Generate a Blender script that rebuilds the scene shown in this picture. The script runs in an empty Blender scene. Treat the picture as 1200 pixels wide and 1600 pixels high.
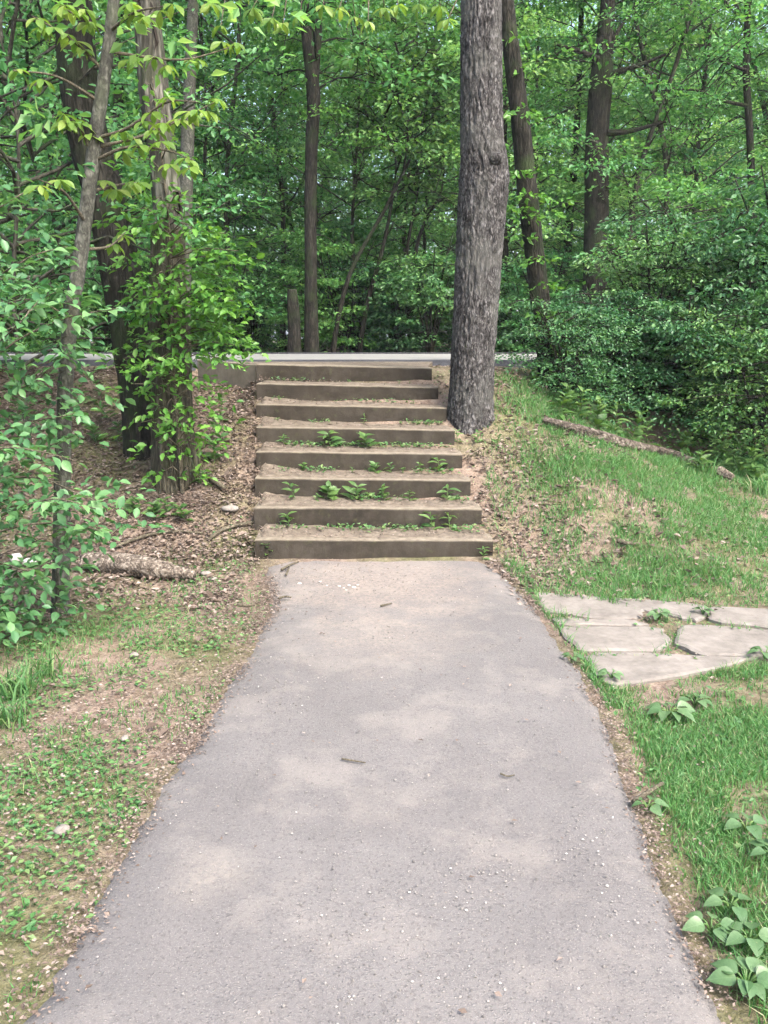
import bpy, math, random
import numpy as np
random.seed(7)
RS = np.random.RandomState(11)
SC = bpy.context.scene
COL = SC.collection
R = math.radians

# ------------------------------------------------------------------ camera
F_PX, CAM_H = 1350.0, 1.6
PITCH = math.atan((800 - 532) / F_PX)
cam_d = bpy.data.cameras.new('camera')
cam_d.sensor_fit = 'VERTICAL'; cam_d.sensor_height = 24.0; cam_d.lens = 24.0 * F_PX / 1600
cam_d.clip_start = 0.05; cam_d.clip_end = 2000
cam = bpy.data.objects.new('camera', cam_d); COL.objects.link(cam)
cam.location = (0, 0, CAM_H); cam.rotation_euler = (math.pi / 2 - PITCH, 0, 0)
SC.camera = cam

# ------------------------------------------------------------------ sky, sun, exposure
SUN_EL, SUN_AZ = 50.0, 142.0          # azimuth from +Y (straight ahead) towards +X
world = bpy.data.worlds.new('World'); SC.world = world; world.use_nodes = True
wn = world.node_tree.nodes; wl = world.node_tree.links
for n in list(wn): wn.remove(n)
w_out = wn.new('ShaderNodeOutputWorld'); w_bg = wn.new('ShaderNodeBackground'); w_sky = wn.new('ShaderNodeTexSky')
w_sky.sky_type = 'NISHITA'; w_sky.sun_disc = False
w_sky.sun_elevation = R(SUN_EL); w_sky.sun_rotation = R(SUN_AZ)
w_sky.air_density = 1.0; w_sky.dust_density = 5.0; w_sky.ozone_density = 1.0
w_bg.inputs['Strength'].default_value = 0.15
wl.new(w_sky.outputs[0], w_bg.inputs[0]); wl.new(w_bg.outputs[0], w_out.inputs[0])
sun_d = bpy.data.lights.new('sun', 'SUN'); sun_d.energy = 1.5; sun_d.angle = R(20); sun_d.color = (1.0, 0.97, 0.92)
sun = bpy.data.objects.new('sun', sun_d); COL.objects.link(sun)
sun.rotation_euler = (R(90 - SUN_EL), 0, math.pi - R(SUN_AZ)); sun.location = (0, 0, 30)
vs = SC.view_settings
vs.view_transform = 'Standard'; vs.look = 'None'; vs.gamma = 1.0; vs.use_curve_mapping = False
vs.exposure = 2.3
SC.cycles.use_denoising = True
HAZE = 0.0008
SC.cycles.max_bounces = 7; SC.cycles.diffuse_bounces = 6; SC.cycles.transmission_bounces = 6; SC.cycles.glossy_bounces = 1
SC.cycles.use_adaptive_sampling = True; SC.cycles.adaptive_threshold = 0.03

# ------------------------------------------------------------------ helpers
def sstep(a, b, x):
    t = np.clip((np.asarray(x, float) - a) / (b - a), 0, 1); return t * t * (3 - 2 * t)

def _hash(ix, iy, s):
    n = (ix.astype(np.int64) * 374761393 + iy.astype(np.int64) * 668265263 + s * 1442695041) & 0xffffffff
    n = ((n ^ (n >> 13)) * 1274126177) & 0xffffffff
    return ((n ^ (n >> 16)) & 0xffff) / 65535.0

def vnoise(x, y, s=0):
    x = np.asarray(x, float); y = np.asarray(y, float)
    ix = np.floor(x); iy = np.floor(y); fx = x - ix; fy = y - iy
    fx = fx * fx * (3 - 2 * fx); fy = fy * fy * (3 - 2 * fy)
    a = _hash(ix, iy, s); b = _hash(ix + 1, iy, s); c = _hash(ix, iy + 1, s); d = _hash(ix + 1, iy + 1, s)
    return (a * (1 - fx) + b * fx) * (1 - fy) + (c * (1 - fx) + d * fx) * fy

def fbm(x, y, s=0, o=4):
    v = 0; a = 0.5; f = 1.0; t = 0
    for i in range(o):
        v = v + a * vnoise(x * f, y * f, s + i * 17); t += a; a *= 0.5; f *= 2.03
    return v / t

def unit(v):
    v = np.asarray(v, float); return v / np.maximum(np.linalg.norm(v, axis=-1, keepdims=True), 1e-9)

def ray(u, v):
    return np.array([(u - 600) / F_PX, math.cos(PITCH) + (800 - v) / F_PX * math.sin(PITCH),
                     -math.sin(PITCH) + (800 - v) / F_PX * math.cos(PITCH)])

def at(u, v, Y):                      # point seen in direction (u, v) of the photo at forward distance Y
    d = ray(u, v); return np.array([0, 0, CAM_H]) + d * (Y / d[1])

class MB:
    def __init__(s): s.v = []; s.f = []; s.n = 0
    def add(s, v, f):
        v = np.asarray(v, float).reshape(-1, 3); s.v.append(v)
        if isinstance(f, np.ndarray): s.f.append(f.astype(np.int64) + s.n)
        else:
            for q in f: s.f.append(np.array([q], dtype=np.int64) + s.n)
        s.n += len(v)
    def mesh(s, name, mat, smooth=False):
        me = bpy.data.meshes.new(name)
        V = np.concatenate(s.v); me.vertices.add(len(V)); me.vertices.foreach_set('co', V.ravel())
        loops = np.concatenate([f.ravel() for f in s.f])
        sizes = np.concatenate([np.full(len(f), f.shape[1], dtype=np.int64) for f in s.f])
        starts = np.concatenate([[0], np.cumsum(sizes)[:-1]])
        me.loops.add(len(loops)); me.loops.foreach_set('vertex_index', loops.astype(np.int32))
        me.polygons.add(len(sizes)); me.polygons.foreach_set('loop_start', starts.astype(np.int32))
        me.polygons.foreach_set('use_smooth', np.full(len(sizes), bool(smooth)))
        me.materials.append(mat); me.update(calc_edges=True); me.validate()
        return me
    def build(s, name, mat, parent=None, smooth=False):
        return obj(name, s.mesh(name, mat, smooth), parent)

def obj(name, me, parent=None, loc=None):
    o = bpy.data.objects.new(name, me); COL.objects.link(o)
    if parent is not None: o.parent = parent
    if loc is not None: o.location = loc
    return o
def empty(name, loc=(0, 0, 0), rz=0, sc=1):
    o = bpy.data.objects.new(name, None); COL.objects.link(o)
    o.location = loc; o.rotation_euler = (0, 0, rz); o.scale = (sc, sc, sc); o.empty_display_size = 0.1
    return o
def tag(o, label=None, cat=None, group=None, kind=None):
    if label: o['label'] = label
    if cat: o['category'] = cat
    if group: o['group'] = group
    if kind: o['kind'] = kind
    return o
def copy_tree(src, loc, rz, sc):
    r = src.copy(); COL.objects.link(r); r.location = loc; r.rotation_euler = (0, 0, rz); r.scale = (sc, sc, sc)
    for ch in src.children:
        c = ch.copy(); COL.objects.link(c); c.parent = r
    return r

def tube(mb, pts, rad, seg=8, cap=True, lump=0.0, seed=0, lobes=0.0):
    pts = np.asarray(pts, float); rad = np.broadcast_to(np.asarray(rad, float), (len(pts),))
    tg = unit(np.gradient(pts, axis=0))
    ref = np.array([0, 0, 1.0]) if abs(tg[0][2]) < 0.9 else np.array([1.0, 0, 0])
    a = unit(np.cross(tg, ref)); b = np.cross(tg, a)
    th = np.linspace(0, 2 * np.pi, seg, endpoint=False)
    rr = rad[:, None] * np.ones(seg)[None]
    if lump:
        s_al = np.concatenate([[0], np.cumsum(np.linalg.norm(np.diff(pts, axis=0), axis=1))])
        rr = rr * (1 + lump * (fbm(np.cos(th)[None] * 2 + 9 + 0 * s_al[:, None], np.sin(th)[None] * 2 + s_al[:, None] * 2.2, seed) - .5) * 2)
    if lobes:
        fl = np.linspace(1, 0, len(pts))[:, None] ** 6
        rr = rr * (1 + lobes * fl * np.cos(th * 5 + seed)[None])
    V = pts[:, None] + rr[..., None] * (np.cos(th)[None, :, None] * a[:, None] + np.sin(th)[None, :, None] * b[:, None])
    K = len(pts); i = np.arange(K - 1)[:, None]; j = np.arange(seg)[None]
    q = np.stack([i * seg + j, i * seg + (j + 1) % seg, (i + 1) * seg + (j + 1) % seg, (i + 1) * seg + j], -1).reshape(-1, 4)
    mb.add(V.reshape(-1, 3), q)
    if cap:
        base = mb.n - K * seg
        mb.f.append(np.array([list(range(base + seg - 1, base - 1, -1))])); mb.f.append(np.array([list(range(base + (K - 1) * seg, base + K * seg))]))

def spline(p, n):                     # Catmull-Rom through p
    p = np.asarray(p, float); P = np.vstack([2 * p[0] - p[1], p, 2 * p[-1] - p[-2]]); out = []
    t = np.linspace(0, len(p) - 1, n)
    for x in t:
        i = min(int(x), len(p) - 2); f = x - i; a, b, c, d = P[i:i + 4]
        out.append(0.5 * (2 * b + (c - a) * f + (2 * a - 5 * b + 4 * c - d) * f * f + (3 * b - a - 3 * c + d) * f ** 3))
    return np.array(out)

# ------------------------------------------------------------------ materials
def mat_new(name):
    m = bpy.data.materials.new(name); m.use_nodes = True
    nt = m.node_tree
    for n in list(nt.nodes): nt.nodes.remove(n)
    out = nt.nodes.new('ShaderNodeOutputMaterial')
    return m, nt, out
def N(nt, t, **kw):
    n = nt.nodes.new(t)
    for k, v in kw.items(): setattr(n, k, v)
    return n
def noise(nt, vec, scale, detail=5, rough=0.55, dist=0.0):
    n = N(nt, 'ShaderNodeTexNoise'); n.inputs['Scale'].default_value = scale; n.inputs['Detail'].default_value = detail
    n.inputs['Roughness'].default_value = rough; n.inputs['Distortion'].default_value = dist
    nt.links.new(vec, n.inputs['Vector']); return n.outputs['Fac']
def ramp(nt, fac, stops, interp='LINEAR'):
    r = N(nt, 'ShaderNodeValToRGB'); cr = r.color_ramp; cr.interpolation = interp
    while len(cr.elements) < len(stops): cr.elements.new(0.5)
    for e, (p, c) in zip(cr.elements, stops):
        e.position = p; e.color = (c, c, c, 1) if isinstance(c, (int, float)) else (*c, 1)
    nt.links.new(fac, r.inputs[0]); return r.outputs[0]
def mix(nt, fac, a, b, blend='MIX'):
    m = N(nt, 'ShaderNodeMix', data_type='RGBA', blend_type=blend)
    for sock, v in ((m.inputs[0], fac), (m.inputs[6], a), (m.inputs[7], b)):
        if isinstance(v, (int, float)): sock.default_value = v
        elif isinstance(v, tuple): sock.default_value = (*v, 1)
        else: nt.links.new(v, sock)
    return m.outputs[2]
def math_n(nt, op, a, b):
    m = N(nt, 'ShaderNodeMath', operation=op)
    for s, v in zip(m.inputs, (a, b)):
        if isinstance(v, (int, float)): s.default_value = v
        else: nt.links.new(v, s)
    return m.outputs[0]
def principled(nt, out, color, rough=0.9, bump=None, dist=0.01, strength=1.0, spec=0.3):
    p = N(nt, 'ShaderNodeBsdfPrincipled')
    if isinstance(color, tuple): p.inputs['Base Color'].default_value = (*color, 1)
    else: nt.links.new(color, p.inputs['Base Color'])
    p.inputs['Roughness'].default_value = rough; p.inputs['Specular IOR Level'].default_value = spec
    if bump is not None:
        b = N(nt, 'ShaderNodeBump'); b.inputs['Distance'].default_value = dist; b.inputs['Strength'].default_value = strength
        nt.links.new(bump, b.inputs['Height']); nt.links.new(b.outputs[0], p.inputs['Normal'])
    nt.links.new(p.outputs[0], out.inputs[0]); return p
def pos(nt): return N(nt, 'ShaderNodeNewGeometry').outputs['Position']
def objco(nt, scale=(1, 1, 1)):
    m = N(nt, 'ShaderNodeMapping'); m.inputs['Scale'].default_value = scale
    nt.links.new(N(nt, 'ShaderNodeTexCoord').outputs['Object'], m.inputs[0]); return m.outputs[0]

def leaf_mat(name, stops, trans=0.4, rough=0.5, per='ISLAND', spec=0.35, tint=(1.2, 1.2, 0.6), hue=False):
    m, nt, out = mat_new(name)
    if per == 'ISLAND': rnd = N(nt, 'ShaderNodeNewGeometry').outputs['Random Per Island']
    else: rnd = N(nt, 'ShaderNodeObjectInfo').outputs['Random']
    c = ramp(nt, rnd, stops)
    if hue: c = mix(nt, 1.0, c, ramp(nt, N(nt, 'ShaderNodeObjectInfo').outputs['Random'], [(0, (.72, .86, .95)), (.5, (1.05, 1.05, .95)), (1, (1.45, 1.22, .85))]), 'MULTIPLY')
    if per == 'OBJECT':
        sp = N(nt, 'ShaderNodeSeparateXYZ'); nt.links.new(N(nt, 'ShaderNodeTexCoord').outputs['Object'], sp.inputs[0])
        ay = math_n(nt, 'ABSOLUTE', sp.outputs['Y'], 0.0)
        rib = ramp(nt, ay, [(0.0, 1.0), (.022, 0.0)])
        sv = math_n(nt, 'SINE', math_n(nt, 'MULTIPLY', math_n(nt, 'SUBTRACT', sp.outputs['X'], math_n(nt, 'MULTIPLY', ay, .75)), 48.0), 0.0)
        vein = math_n(nt, 'MAXIMUM', rib, ramp(nt, sv, [(.86, 0.0), (1.0, .55)]))
        c = mix(nt, math_n(nt, 'MULTIPLY', vein, .4), c, mix(nt, 1.0, c, (1.9, 1.6, 1.9), 'MULTIPLY'))
        bl_ = noise(nt, N(nt, 'ShaderNodeTexCoord').outputs['Object'], 5.0, 3)
        c = mix(nt, ramp(nt, bl_, [(.35, .45), (.6, 0.0)]), c, mix(nt, 1.0, c, (.6, .68, .55), 'MULTIPLY'))
    p = N(nt, 'ShaderNodeBsdfPrincipled'); nt.links.new(c, p.inputs['Base Color'])
    p.inputs['Roughness'].default_value = rough; p.inputs['Specular IOR Level'].default_value = spec
    t = N(nt, 'ShaderNodeBsdfTranslucent'); nt.links.new(mix(nt, 1.0, c, tint, 'MULTIPLY'), t.inputs[0])
    ms = N(nt, 'ShaderNodeMixShader'); ms.inputs[0].default_value = trans
    nt.links.new(p.outputs[0], ms.inputs[1]); nt.links.new(t.outputs[0], ms.inputs[2]); nt.links.new(ms.outputs[0], out.inputs[0])
    return m

def bark_mat(name, dark, mid, light, sc=14.0, stretch=0.22, moss=None, dist=0.02, patch=None):
    m, nt, out = mat_new(name); co = objco(nt, (1, 1, stretch))
    n1 = noise(nt, co, sc, 6, 0.6, 0.6); n2 = noise(nt, co, sc * 3.4, 4, 0.6); n3 = noise(nt, objco(nt), 2.2, 3)
    wv = N(nt, 'ShaderNodeTexVoronoi', feature='DISTANCE_TO_EDGE'); wv.inputs['Scale'].default_value = sc * 1.2
    vm_ = N(nt, 'ShaderNodeVectorMath', operation='ADD'); nz = N(nt, 'ShaderNodeTexNoise'); nz.inputs['Scale'].default_value = sc * 1.5; nz.inputs['Detail'].default_value = 4
    nt.links.new(co, nz.inputs['Vector']); sc_ = N(nt, 'ShaderNodeVectorMath', operation='SCALE'); sc_.inputs['Scale'].default_value = 2.2 / sc
    nt.links.new(nz.outputs['Color'], sc_.inputs[0]); nt.links.new(co, vm_.inputs[0]); nt.links.new(sc_.outputs[0], vm_.inputs[1]); nt.links.new(vm_.outputs[0], wv.inputs['Vector'])
    crack = ramp(nt, wv.outputs['Distance'], [(0.0, 0.0), (0.3, 1.0)])
    h = math_n(nt, 'ADD', math_n(nt, 'MULTIPLY', crack, 0.35), math_n(nt, 'MULTIPLY', n2, 0.8))
    c = ramp(nt, math_n(nt, 'ADD', math_n(nt, 'MULTIPLY', crack, .22), math_n(nt, 'ADD', math_n(nt, 'MULTIPLY', n1, .45), math_n(nt, 'MULTIPLY', n2, .4))), [(0.36, dark), (0.56, mid), (0.78, light)])
    c = mix(nt, ramp(nt, n2, [(0.55, 0.0), (0.72, 0.5)]), c, light)
    if patch: c = mix(nt, ramp(nt, n3, [(0.45, 0.0), (0.6, 0.75)]), c, patch)
    if moss: c = mix(nt, ramp(nt, noise(nt, objco(nt), 3.5, 4), [(0.5, 0.0), (0.68, 0.7)]), c, moss)
    principled(nt, out, c, 0.95, h, dist, 0.9, 0.15); return m

M = {}
G = lambda *a: a
M['canopy'] = leaf_mat('canopy_leaf', [(0, (.05, .155, .06)), (.5, (.08, .225, .082)), (.85, (.115, .275, .105)), (1, (.17, .33, .15))], .5, .45, hue=True)
M['canopy_light'] = leaf_mat('light_canopy_leaf', [(0, (.09, .225, .09)), (.5, (.14, .305, .12)), (1, (.225, .385, .18))], .5, .45, hue=True)
M['under'] = leaf_mat('understory_leaf', [(0, (.026, .085, .036)), (.5, (.048, .13, .05)), (.85, (.085, .19, .072)), (1, (.14, .26, .11))], .38, .42, spec=.35, hue=True)
M['shrub_near'] = leaf_mat('near_shrub_leaf', [(0, (.06, .155, .062)), (.6, (.1, .225, .085)), (1, (.16, .3, .12))], .42, .42, 'OBJECT', .4)
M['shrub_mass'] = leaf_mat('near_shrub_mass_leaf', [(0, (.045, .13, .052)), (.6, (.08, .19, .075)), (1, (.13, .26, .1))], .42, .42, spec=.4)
M['yellow'] = leaf_mat('young_yellow_green_leaf', [(0, (.102, .196, .038)), (.6, (.153, .255, .043)), (1, (.212, .289, .068))], .5, .42, 'OBJECT')
M['vine'] = leaf_mat('vine_leaf', [(0, (.07, .18, .03)), (.6, (.105, .25, .04)), (1, (.15, .3, .055))], .42, .42, 'OBJECT')
M['vine_mass'] = leaf_mat('vine_mass_leaf', [(0, (.045, .14, .025)), (.6, (.085, .21, .035)), (1, (.13, .27, .05))], .42, .42)
M['weed'] = leaf_mat('weed_leaf', [(0, (.043, .102, .030)), (.6, (.072, .145, .038)), (1, (.102, .178, .051))], .35, .45, 'OBJECT')
M['broad'] = leaf_mat('broad_weed_leaf', [(0, (.064, .128, .051)), (1, (.102, .170, .076))], .3, .42, 'OBJECT', .4)
M['grass'] = leaf_mat('grass_blade', [(0, (.045, .14, .04)), (.5, (.072, .19, .052)), (.88, (.115, .215, .075)), (1, (.24, .23, .13))], .35, .5)
M['cover'] = leaf_mat('ground_cover_leaf', [(0, (.038, .11, .035)), (.55, (.065, .155, .045)), (1, (.13, .19, .07))], .3, .5)
M['litter'] = leaf_mat('dead_leaf', [(0, (.06, .045, .036)), (.35, (.115, .087, .07)), (.8, (.18, .142, .12)), (1, (.26, .22, .19))], .1, .75, spec=.15, tint=(1.1, .9, .7))
M['bark_grey'] = bark_mat('grey_plated_bark', (.009, .0085, .0085), (.05, .047, .046), (.17, .165, .162), 22, .4, moss=None, dist=.016, patch=(.085, .085, .078))
M['bark_dark'] = bark_mat('dark_furrowed_bark', (.005, .005, .004), (.019, .0175, .014), (.046, .042, .034), 18, .2, moss=(.024, .038, .014), dist=.02)
M['bark_sap'] = bark_mat('sapling_bark', (.022, .022, .018), (.06, .06, .05), (.14, .138, .118), 20, .5, moss=(.065, .075, .045), dist=.003)
M['bark_dead'] = bark_mat('peeling_dead_wood', (.018, .0175, .014), (.068, .064, .052), (.21, .2, .17), 12, .15, moss=(.04, .05, .025), patch=(.028, .026, .02), dist=.015)
M['bark_log'] = bark_mat('weathered_log_bark', (.03, .023, .018), (.12, .098, .08), (.32, .28, .235), 14, 1.0, dist=.012)
M['bark_mossy'] = bark_mat('mossy_bark', (.016, .015, .01), (.055, .049, .034), (.12, .108, .08), 15, .2, moss=(.05, .068, .024), dist=.025)
M['bark_far'] = bark_mat('grey_brown_bark', (.02, .02, .016), (.05, .048, .038), (.09, .085, .07), 14, .2, moss=(.035, .055, .025), dist=.01)  # mid grey-brown, paler than the dark bark to lower contrast
M['twig'] = bark_mat('twig_bark', (.035, .03, .02), (.08, .07, .05), (.17, .15, .11), 40, .6, dist=.002)

def mat_ground():
    m, nt, out = mat_new('woodland_soil'); p = pos(nt)
    a = noise(nt, p, 1.3, 5); b = noise(nt, p, 16, 6, .65); c = noise(nt, p, 70, 4, .7)
    soil = ramp(nt, b, [(.28, (.063, .041, .030)), (.5, (.133, .096, .074)), (.72, (.222, .174, .141))])
    soil = mix(nt, ramp(nt, c, [(.45, 0.0), (.7, .7)]), soil, (.266, .222, .178))
    green = ramp(nt, b, [(.3, (.037, .056, .015)), (.7, (.096, .111, .037))])
    col = mix(nt, ramp(nt, a, [(.44, 0.0), (.6, .6)]), soil, green)
    principled(nt, out, col, .95, math_n(nt, 'ADD', b, math_n(nt, 'MULTIPLY', c, .5)), .03, .8, .1); return m
def mat_path():
    m, nt, out = mat_new('worn_asphalt'); p = pos(nt)
    big = noise(nt, p, .8, 5, .6); med = noise(nt, p, 5, 5, .6); fine = noise(nt, p, 90, 3, .7); grit = noise(nt, p, 240, 2, .6)
    base = ramp(nt, big, [(.3, (.126, .115, .115)), (.55, (.164, .151, .150)), (.75, (.203, .185, .178))])
    base = mix(nt, ramp(nt, med, [(.35, .35), (.6, 0.0)]), base, (.119, .111, .112))
    v = N(nt, 'ShaderNodeTexVoronoi'); v.inputs['Scale'].default_value = 75; nt.links.new(p, v.inputs['Vector'])
    spk = ramp(nt, v.outputs['Distance'], [(.1, 1.0), (.26, 0.0)])
    sel = ramp(nt, v.outputs['Color'], [(.55, 0.0), (.7, 1.0)])
    base = mix(nt, math_n(nt, 'MULTIPLY', math_n(nt, 'MULTIPLY', spk, sel), .45), base, (.350, .329, .315))
    base = mix(nt, ramp(nt, fine, [(.33, .6), (.48, 0.0)]), base, (.077, .070, .070))
    base = mix(nt, 1.0, base, (.715, .728, .715), 'MULTIPLY')
    base = mix(nt, ramp(nt, noise(nt, p, 2.3, 6, .7), [(.5, 0.0), (.6, .22), (.7, .32)]), base, (.225, .2, .178))
    base = mix(nt, ramp(nt, grit, [(.55, 0.0), (.75, .4)]), base, (.280, .259, .245))
    # pale dirt washed down from the stairs and two scuffed spots
    speck = noise(nt, p, 38, 5, .75)
    def spot(cx, cy, r0, r1, amt):
        d = N(nt, 'ShaderNodeVectorMath', operation='DISTANCE'); nt.links.new(p, d.inputs[0]); d.inputs[1].default_value = (cx, cy, 0.02)
        dd = math_n(nt, 'ADD', d.outputs['Value'], math_n(nt, 'MULTIPLY', math_n(nt, 'SUBTRACT', med, .5), r1 * 1.6))
        return math_n(nt, 'MULTIPLY', ramp(nt, dd, [(r0, amt), (r1, 0.0)]), ramp(nt, speck, [(.4, .25), (.6, 1.0)]))
    base = mix(nt, spot(-.05, 5.6, .25, 1.0, .6), base, (.259, .210, .175))
    base = mix(nt, spot(*at_ground0(320, 1385)[:2], .02, .16, .3), base, (.280, .245, .203))
    base = mix(nt, spot(*at_ground0(590, 1000)[:2], .1, .6, .4), base, (.259, .217, .182))
    h = math_n(nt, 'ADD', math_n(nt, 'MULTIPLY', fine, .6), math_n(nt, 'ADD', math_n(nt, 'MULTIPLY', grit, .4), math_n(nt, 'MULTIPLY', spk, .5)))
    principled(nt, out, base, .9, h, .005, .8, .2); return m
def mat_concrete():
    m, nt, out = mat_new('stained_concrete'); p = pos(nt)
    a = noise(nt, p, 2.2, 6, .65); b = noise(nt, p, 22, 5, .65); c = noise(nt, p, 120, 3)
    mp = N(nt, 'ShaderNodeMapping'); mp.inputs['Scale'].default_value = (14, 14, 1.2); nt.links.new(p, mp.inputs[0])
    st = noise(nt, mp.outputs[0], 1.0, 4, .6)
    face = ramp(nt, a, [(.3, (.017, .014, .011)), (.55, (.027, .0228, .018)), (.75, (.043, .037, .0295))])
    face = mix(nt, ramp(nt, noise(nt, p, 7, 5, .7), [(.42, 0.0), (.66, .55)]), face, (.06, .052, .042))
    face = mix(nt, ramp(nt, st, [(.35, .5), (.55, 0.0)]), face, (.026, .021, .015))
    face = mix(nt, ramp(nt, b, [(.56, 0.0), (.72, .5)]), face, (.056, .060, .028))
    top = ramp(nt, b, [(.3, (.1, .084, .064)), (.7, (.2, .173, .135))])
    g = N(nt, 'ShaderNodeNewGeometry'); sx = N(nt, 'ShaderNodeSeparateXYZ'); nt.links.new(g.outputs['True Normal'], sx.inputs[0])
    col = mix(nt, ramp(nt, sx.outputs['Z'], [(.25, 0.0), (.7, 1.0)]), face, top)  # upright faces darker than tops: stains plus shade put into the colour
    v = N(nt, 'ShaderNodeTexVoronoi'); v.inputs['Scale'].default_value = 13; nt.links.new(p, v.inputs['Vector'])
    col = mix(nt, ramp(nt, v.outputs['Distance'], [(.05, .8), (.1, 0.0)]), col, (.026, .021, .015))
    principled(nt, out, col, .92, math_n(nt, 'ADD', b, math_n(nt, 'MULTIPLY', c, .5)), .006, .7, .15); return m
def mat_simple(name, stops, sc, rough=.92, dist=.01, det=5):
    m, nt, out = mat_new(name); p = pos(nt); a = noise(nt, p, sc, det, .62); b = noise(nt, p, sc * 6, 3, .6)
    f = math_n(nt, 'ADD', math_n(nt, 'MULTIPLY', a, .7), math_n(nt, 'MULTIPLY', b, .3))
    principled(nt, out, ramp(nt, f, stops), rough, f, dist, .8, .2); return m

# ------------------------------------------------------------------ terrain
STEP_Y, STEP_T, STEP_R = 6.14, 0.348, 0.169
def H(x, y, detail=True):
    x = np.asarray(x, float); y = np.asarray(y, float)
    fall = sstep(.95, 3.2, x)
    crest = 1.33 - .9 * fall
    crest = crest + (1.33 - crest) * sstep(9.0, 10.2, y)
    toe = 6.14 - .75 * sstep(.95, 2.4, x) + .25 * sstep(-1.5, -3, x)
    end = 8.75 + .15 * sstep(-1.5, -3, x)
    t = (y - toe) / (end - toe)
    tt = np.where(t < 0, 0, np.where(t > 1, 1, t)); soft = np.exp(-np.abs(t) * 9) * .035 - np.exp(-np.abs(t - 1) * 9) * .035
    z = crest * (tt + soft * (1 - fall * .4))
    z = z + .1 * sstep(-.85, -1.35, x) * sstep(6.2, 6.7, y) * (1 - sstep(7.6, 8.3, y))
    z = z - .17 * sstep(7.8, 8.6, y) * (1 - sstep(9.75, 9.95, y)) * sstep(-1.2, -1.4, x) * (1 - sstep(-2.4, -2.9, x))
    z = z - .03 * sstep(-2.2, -4.5, x) * (1 - sstep(4, 6, y))
    if detail:
        on_path = np.exp(-(x / 1.1) ** 4) * (1 - sstep(6.0, 6.4, y))
        amp = (1 - on_path * .9) * (1 - .95 * sstep(8.9, 9.6, y) * (1 - sstep(14, 15, y)))
        amp = amp * (1 - .85 * sstep(.7, 1.0, x) * (1 - sstep(5.1, 5.5, y)) * sstep(3.6, 4.0, y))
        z = z + amp * ((fbm(x * 1.3, y * 1.3, 3) - .5) * .09 + (fbm(x * 6, y * 6, 5, 3) - .5) * .03)
    return z
def at_ground0(u, v, z=0.0):
    d = ray(u, v); return np.array([0, 0, CAM_H]) + d * ((z - CAM_H) / d[2])
def gp(u, v):                         # where the view direction meets the terrain
    d = ray(u, v); t = np.linspace(1.2, 16, 3000) / d[1]
    P = np.array([0, 0, CAM_H])[None] + d[None] * t[:, None]
    below = P[:, 2] < H(P[:, 0], P[:, 1])
    return P[np.argmax(below)] if below.any() else at_ground0(u, v)

def stretch(lo, hi, step, far, grow):
    a = list(np.arange(lo, hi + 1e-6, step)); s = step; x = a[-1]
    while x < far: s *= grow; x += s; a.append(x)
    s = step; x = a[0]; pre = []
    while x > -far: s *= grow; x -= s; pre.append(x)
    return np.array(pre[::-1] + a)
gx = stretch(-4.2, 4.2, .05, 900, 1.25); gy = stretch(.2, 10.4, .05, 900, 1.25)
X, Y = np.meshgrid(gx, gy, indexing='xy')
Z = H(X, Y)
far = np.hypot(X, Y - 5)
Z = Z - .012
ny, nx = X.shape
i = np.arange(ny - 1)[:, None]; j = np.arange(nx - 1)[None]
q = np.stack([i * nx + j, i * nx + j + 1, (i + 1) * nx + j + 1, (i + 1) * nx + j], -1).reshape(-1, 4)
mb = MB(); mb.add(np.stack([X, Y, Z], -1).reshape(-1, 3), q)
M['ground'] = mat_ground()
tag(mb.build('ground', M['ground'], smooth=True), 'brown woodland soil of the bank and verges', 'ground', kind='structure')

# asphalt path: outline as in the photo, with a crumbling edge
PL = [(30, 1600), (75, 1530), (118, 1462), (154, 1390), (197, 1310), (240, 1240), (280, 1180), (328, 1112), (364, 1050), (393, 1000), (422, 946), (416, 905), (404, 880)]
PR = [(1150, 1600), (1112, 1530), (1078, 1455), (1040, 1360), (1002, 1265), (975, 1190), (955, 1130), (925, 1075), (885, 1012), (845, 958), (808, 912), (778, 884), (772, 876)]
pl = np.array([at_ground0(*p, .02)[:2] for p in PL]); pr = np.array([at_ground0(*p, .02)[:2] for p in PR])
ys = np.concatenate([np.arange(-4, 1.6, .1), np.arange(1.6, 6.12, .025)])
def edge(pts, y):
    o = np.argsort(pts[:, 1]); p = pts[o]
    return np.where(y < p[0, 1], p[0, 0] + (y - p[0, 1]) * .02, np.interp(y, p[:, 1], p[:, 0]))
xl = edge(pl, ys) + (fbm(ys * 3, 0 * ys, 31, 2) - .5) * .04 + (fbm(ys * 22, 0 * ys, 35, 4) - .5) * .055; xr = edge(pr, ys) + (fbm(ys * 3, 0 * ys + 9, 33, 2) - .5) * .04 + (fbm(ys * 22, 0 * ys, 37, 4) - .5) * .035
def path_l(y): return edge(pl, np.asarray(y, float))
def path_r(y): return edge(pr, np.asarray(y, float))
ins = np.array([-.05, -.015, .015, .045, .08, .12, .17]); inner = np.linspace(.13, .87, 30)
wid_ = (xr - xl)[:, None]
PX = np.concatenate([xl[:, None] + ins[None], xl[:, None] + wid_ * inner[None], (xr[:, None] - ins[None])[:, ::-1]], 1); nc = PX.shape[1]
PY = np.repeat(ys[:, None], nc, 1)
prof = np.array([-.05, -.026, -.008, .006, .013, .019, .024]); pz = np.concatenate([prof, np.full(30, .027), prof[::-1]])
PZ = pz[None] + (fbm(PX * 2, PY * 2, 41) - .5) * .012 + (fbm(PX * 18, PY * 18, 43, 3) - .5) * .03 * np.exp(-(pz[None] + .05) / .03)
lowx = np.stack([xl - .06, ys, 0 * ys - .12], -1); hix = np.stack([xr + .06, ys, 0 * ys - .12], -1)
i = np.arange(len(ys) - 1)[:, None]; j = np.arange(nc - 1)[None]
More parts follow.
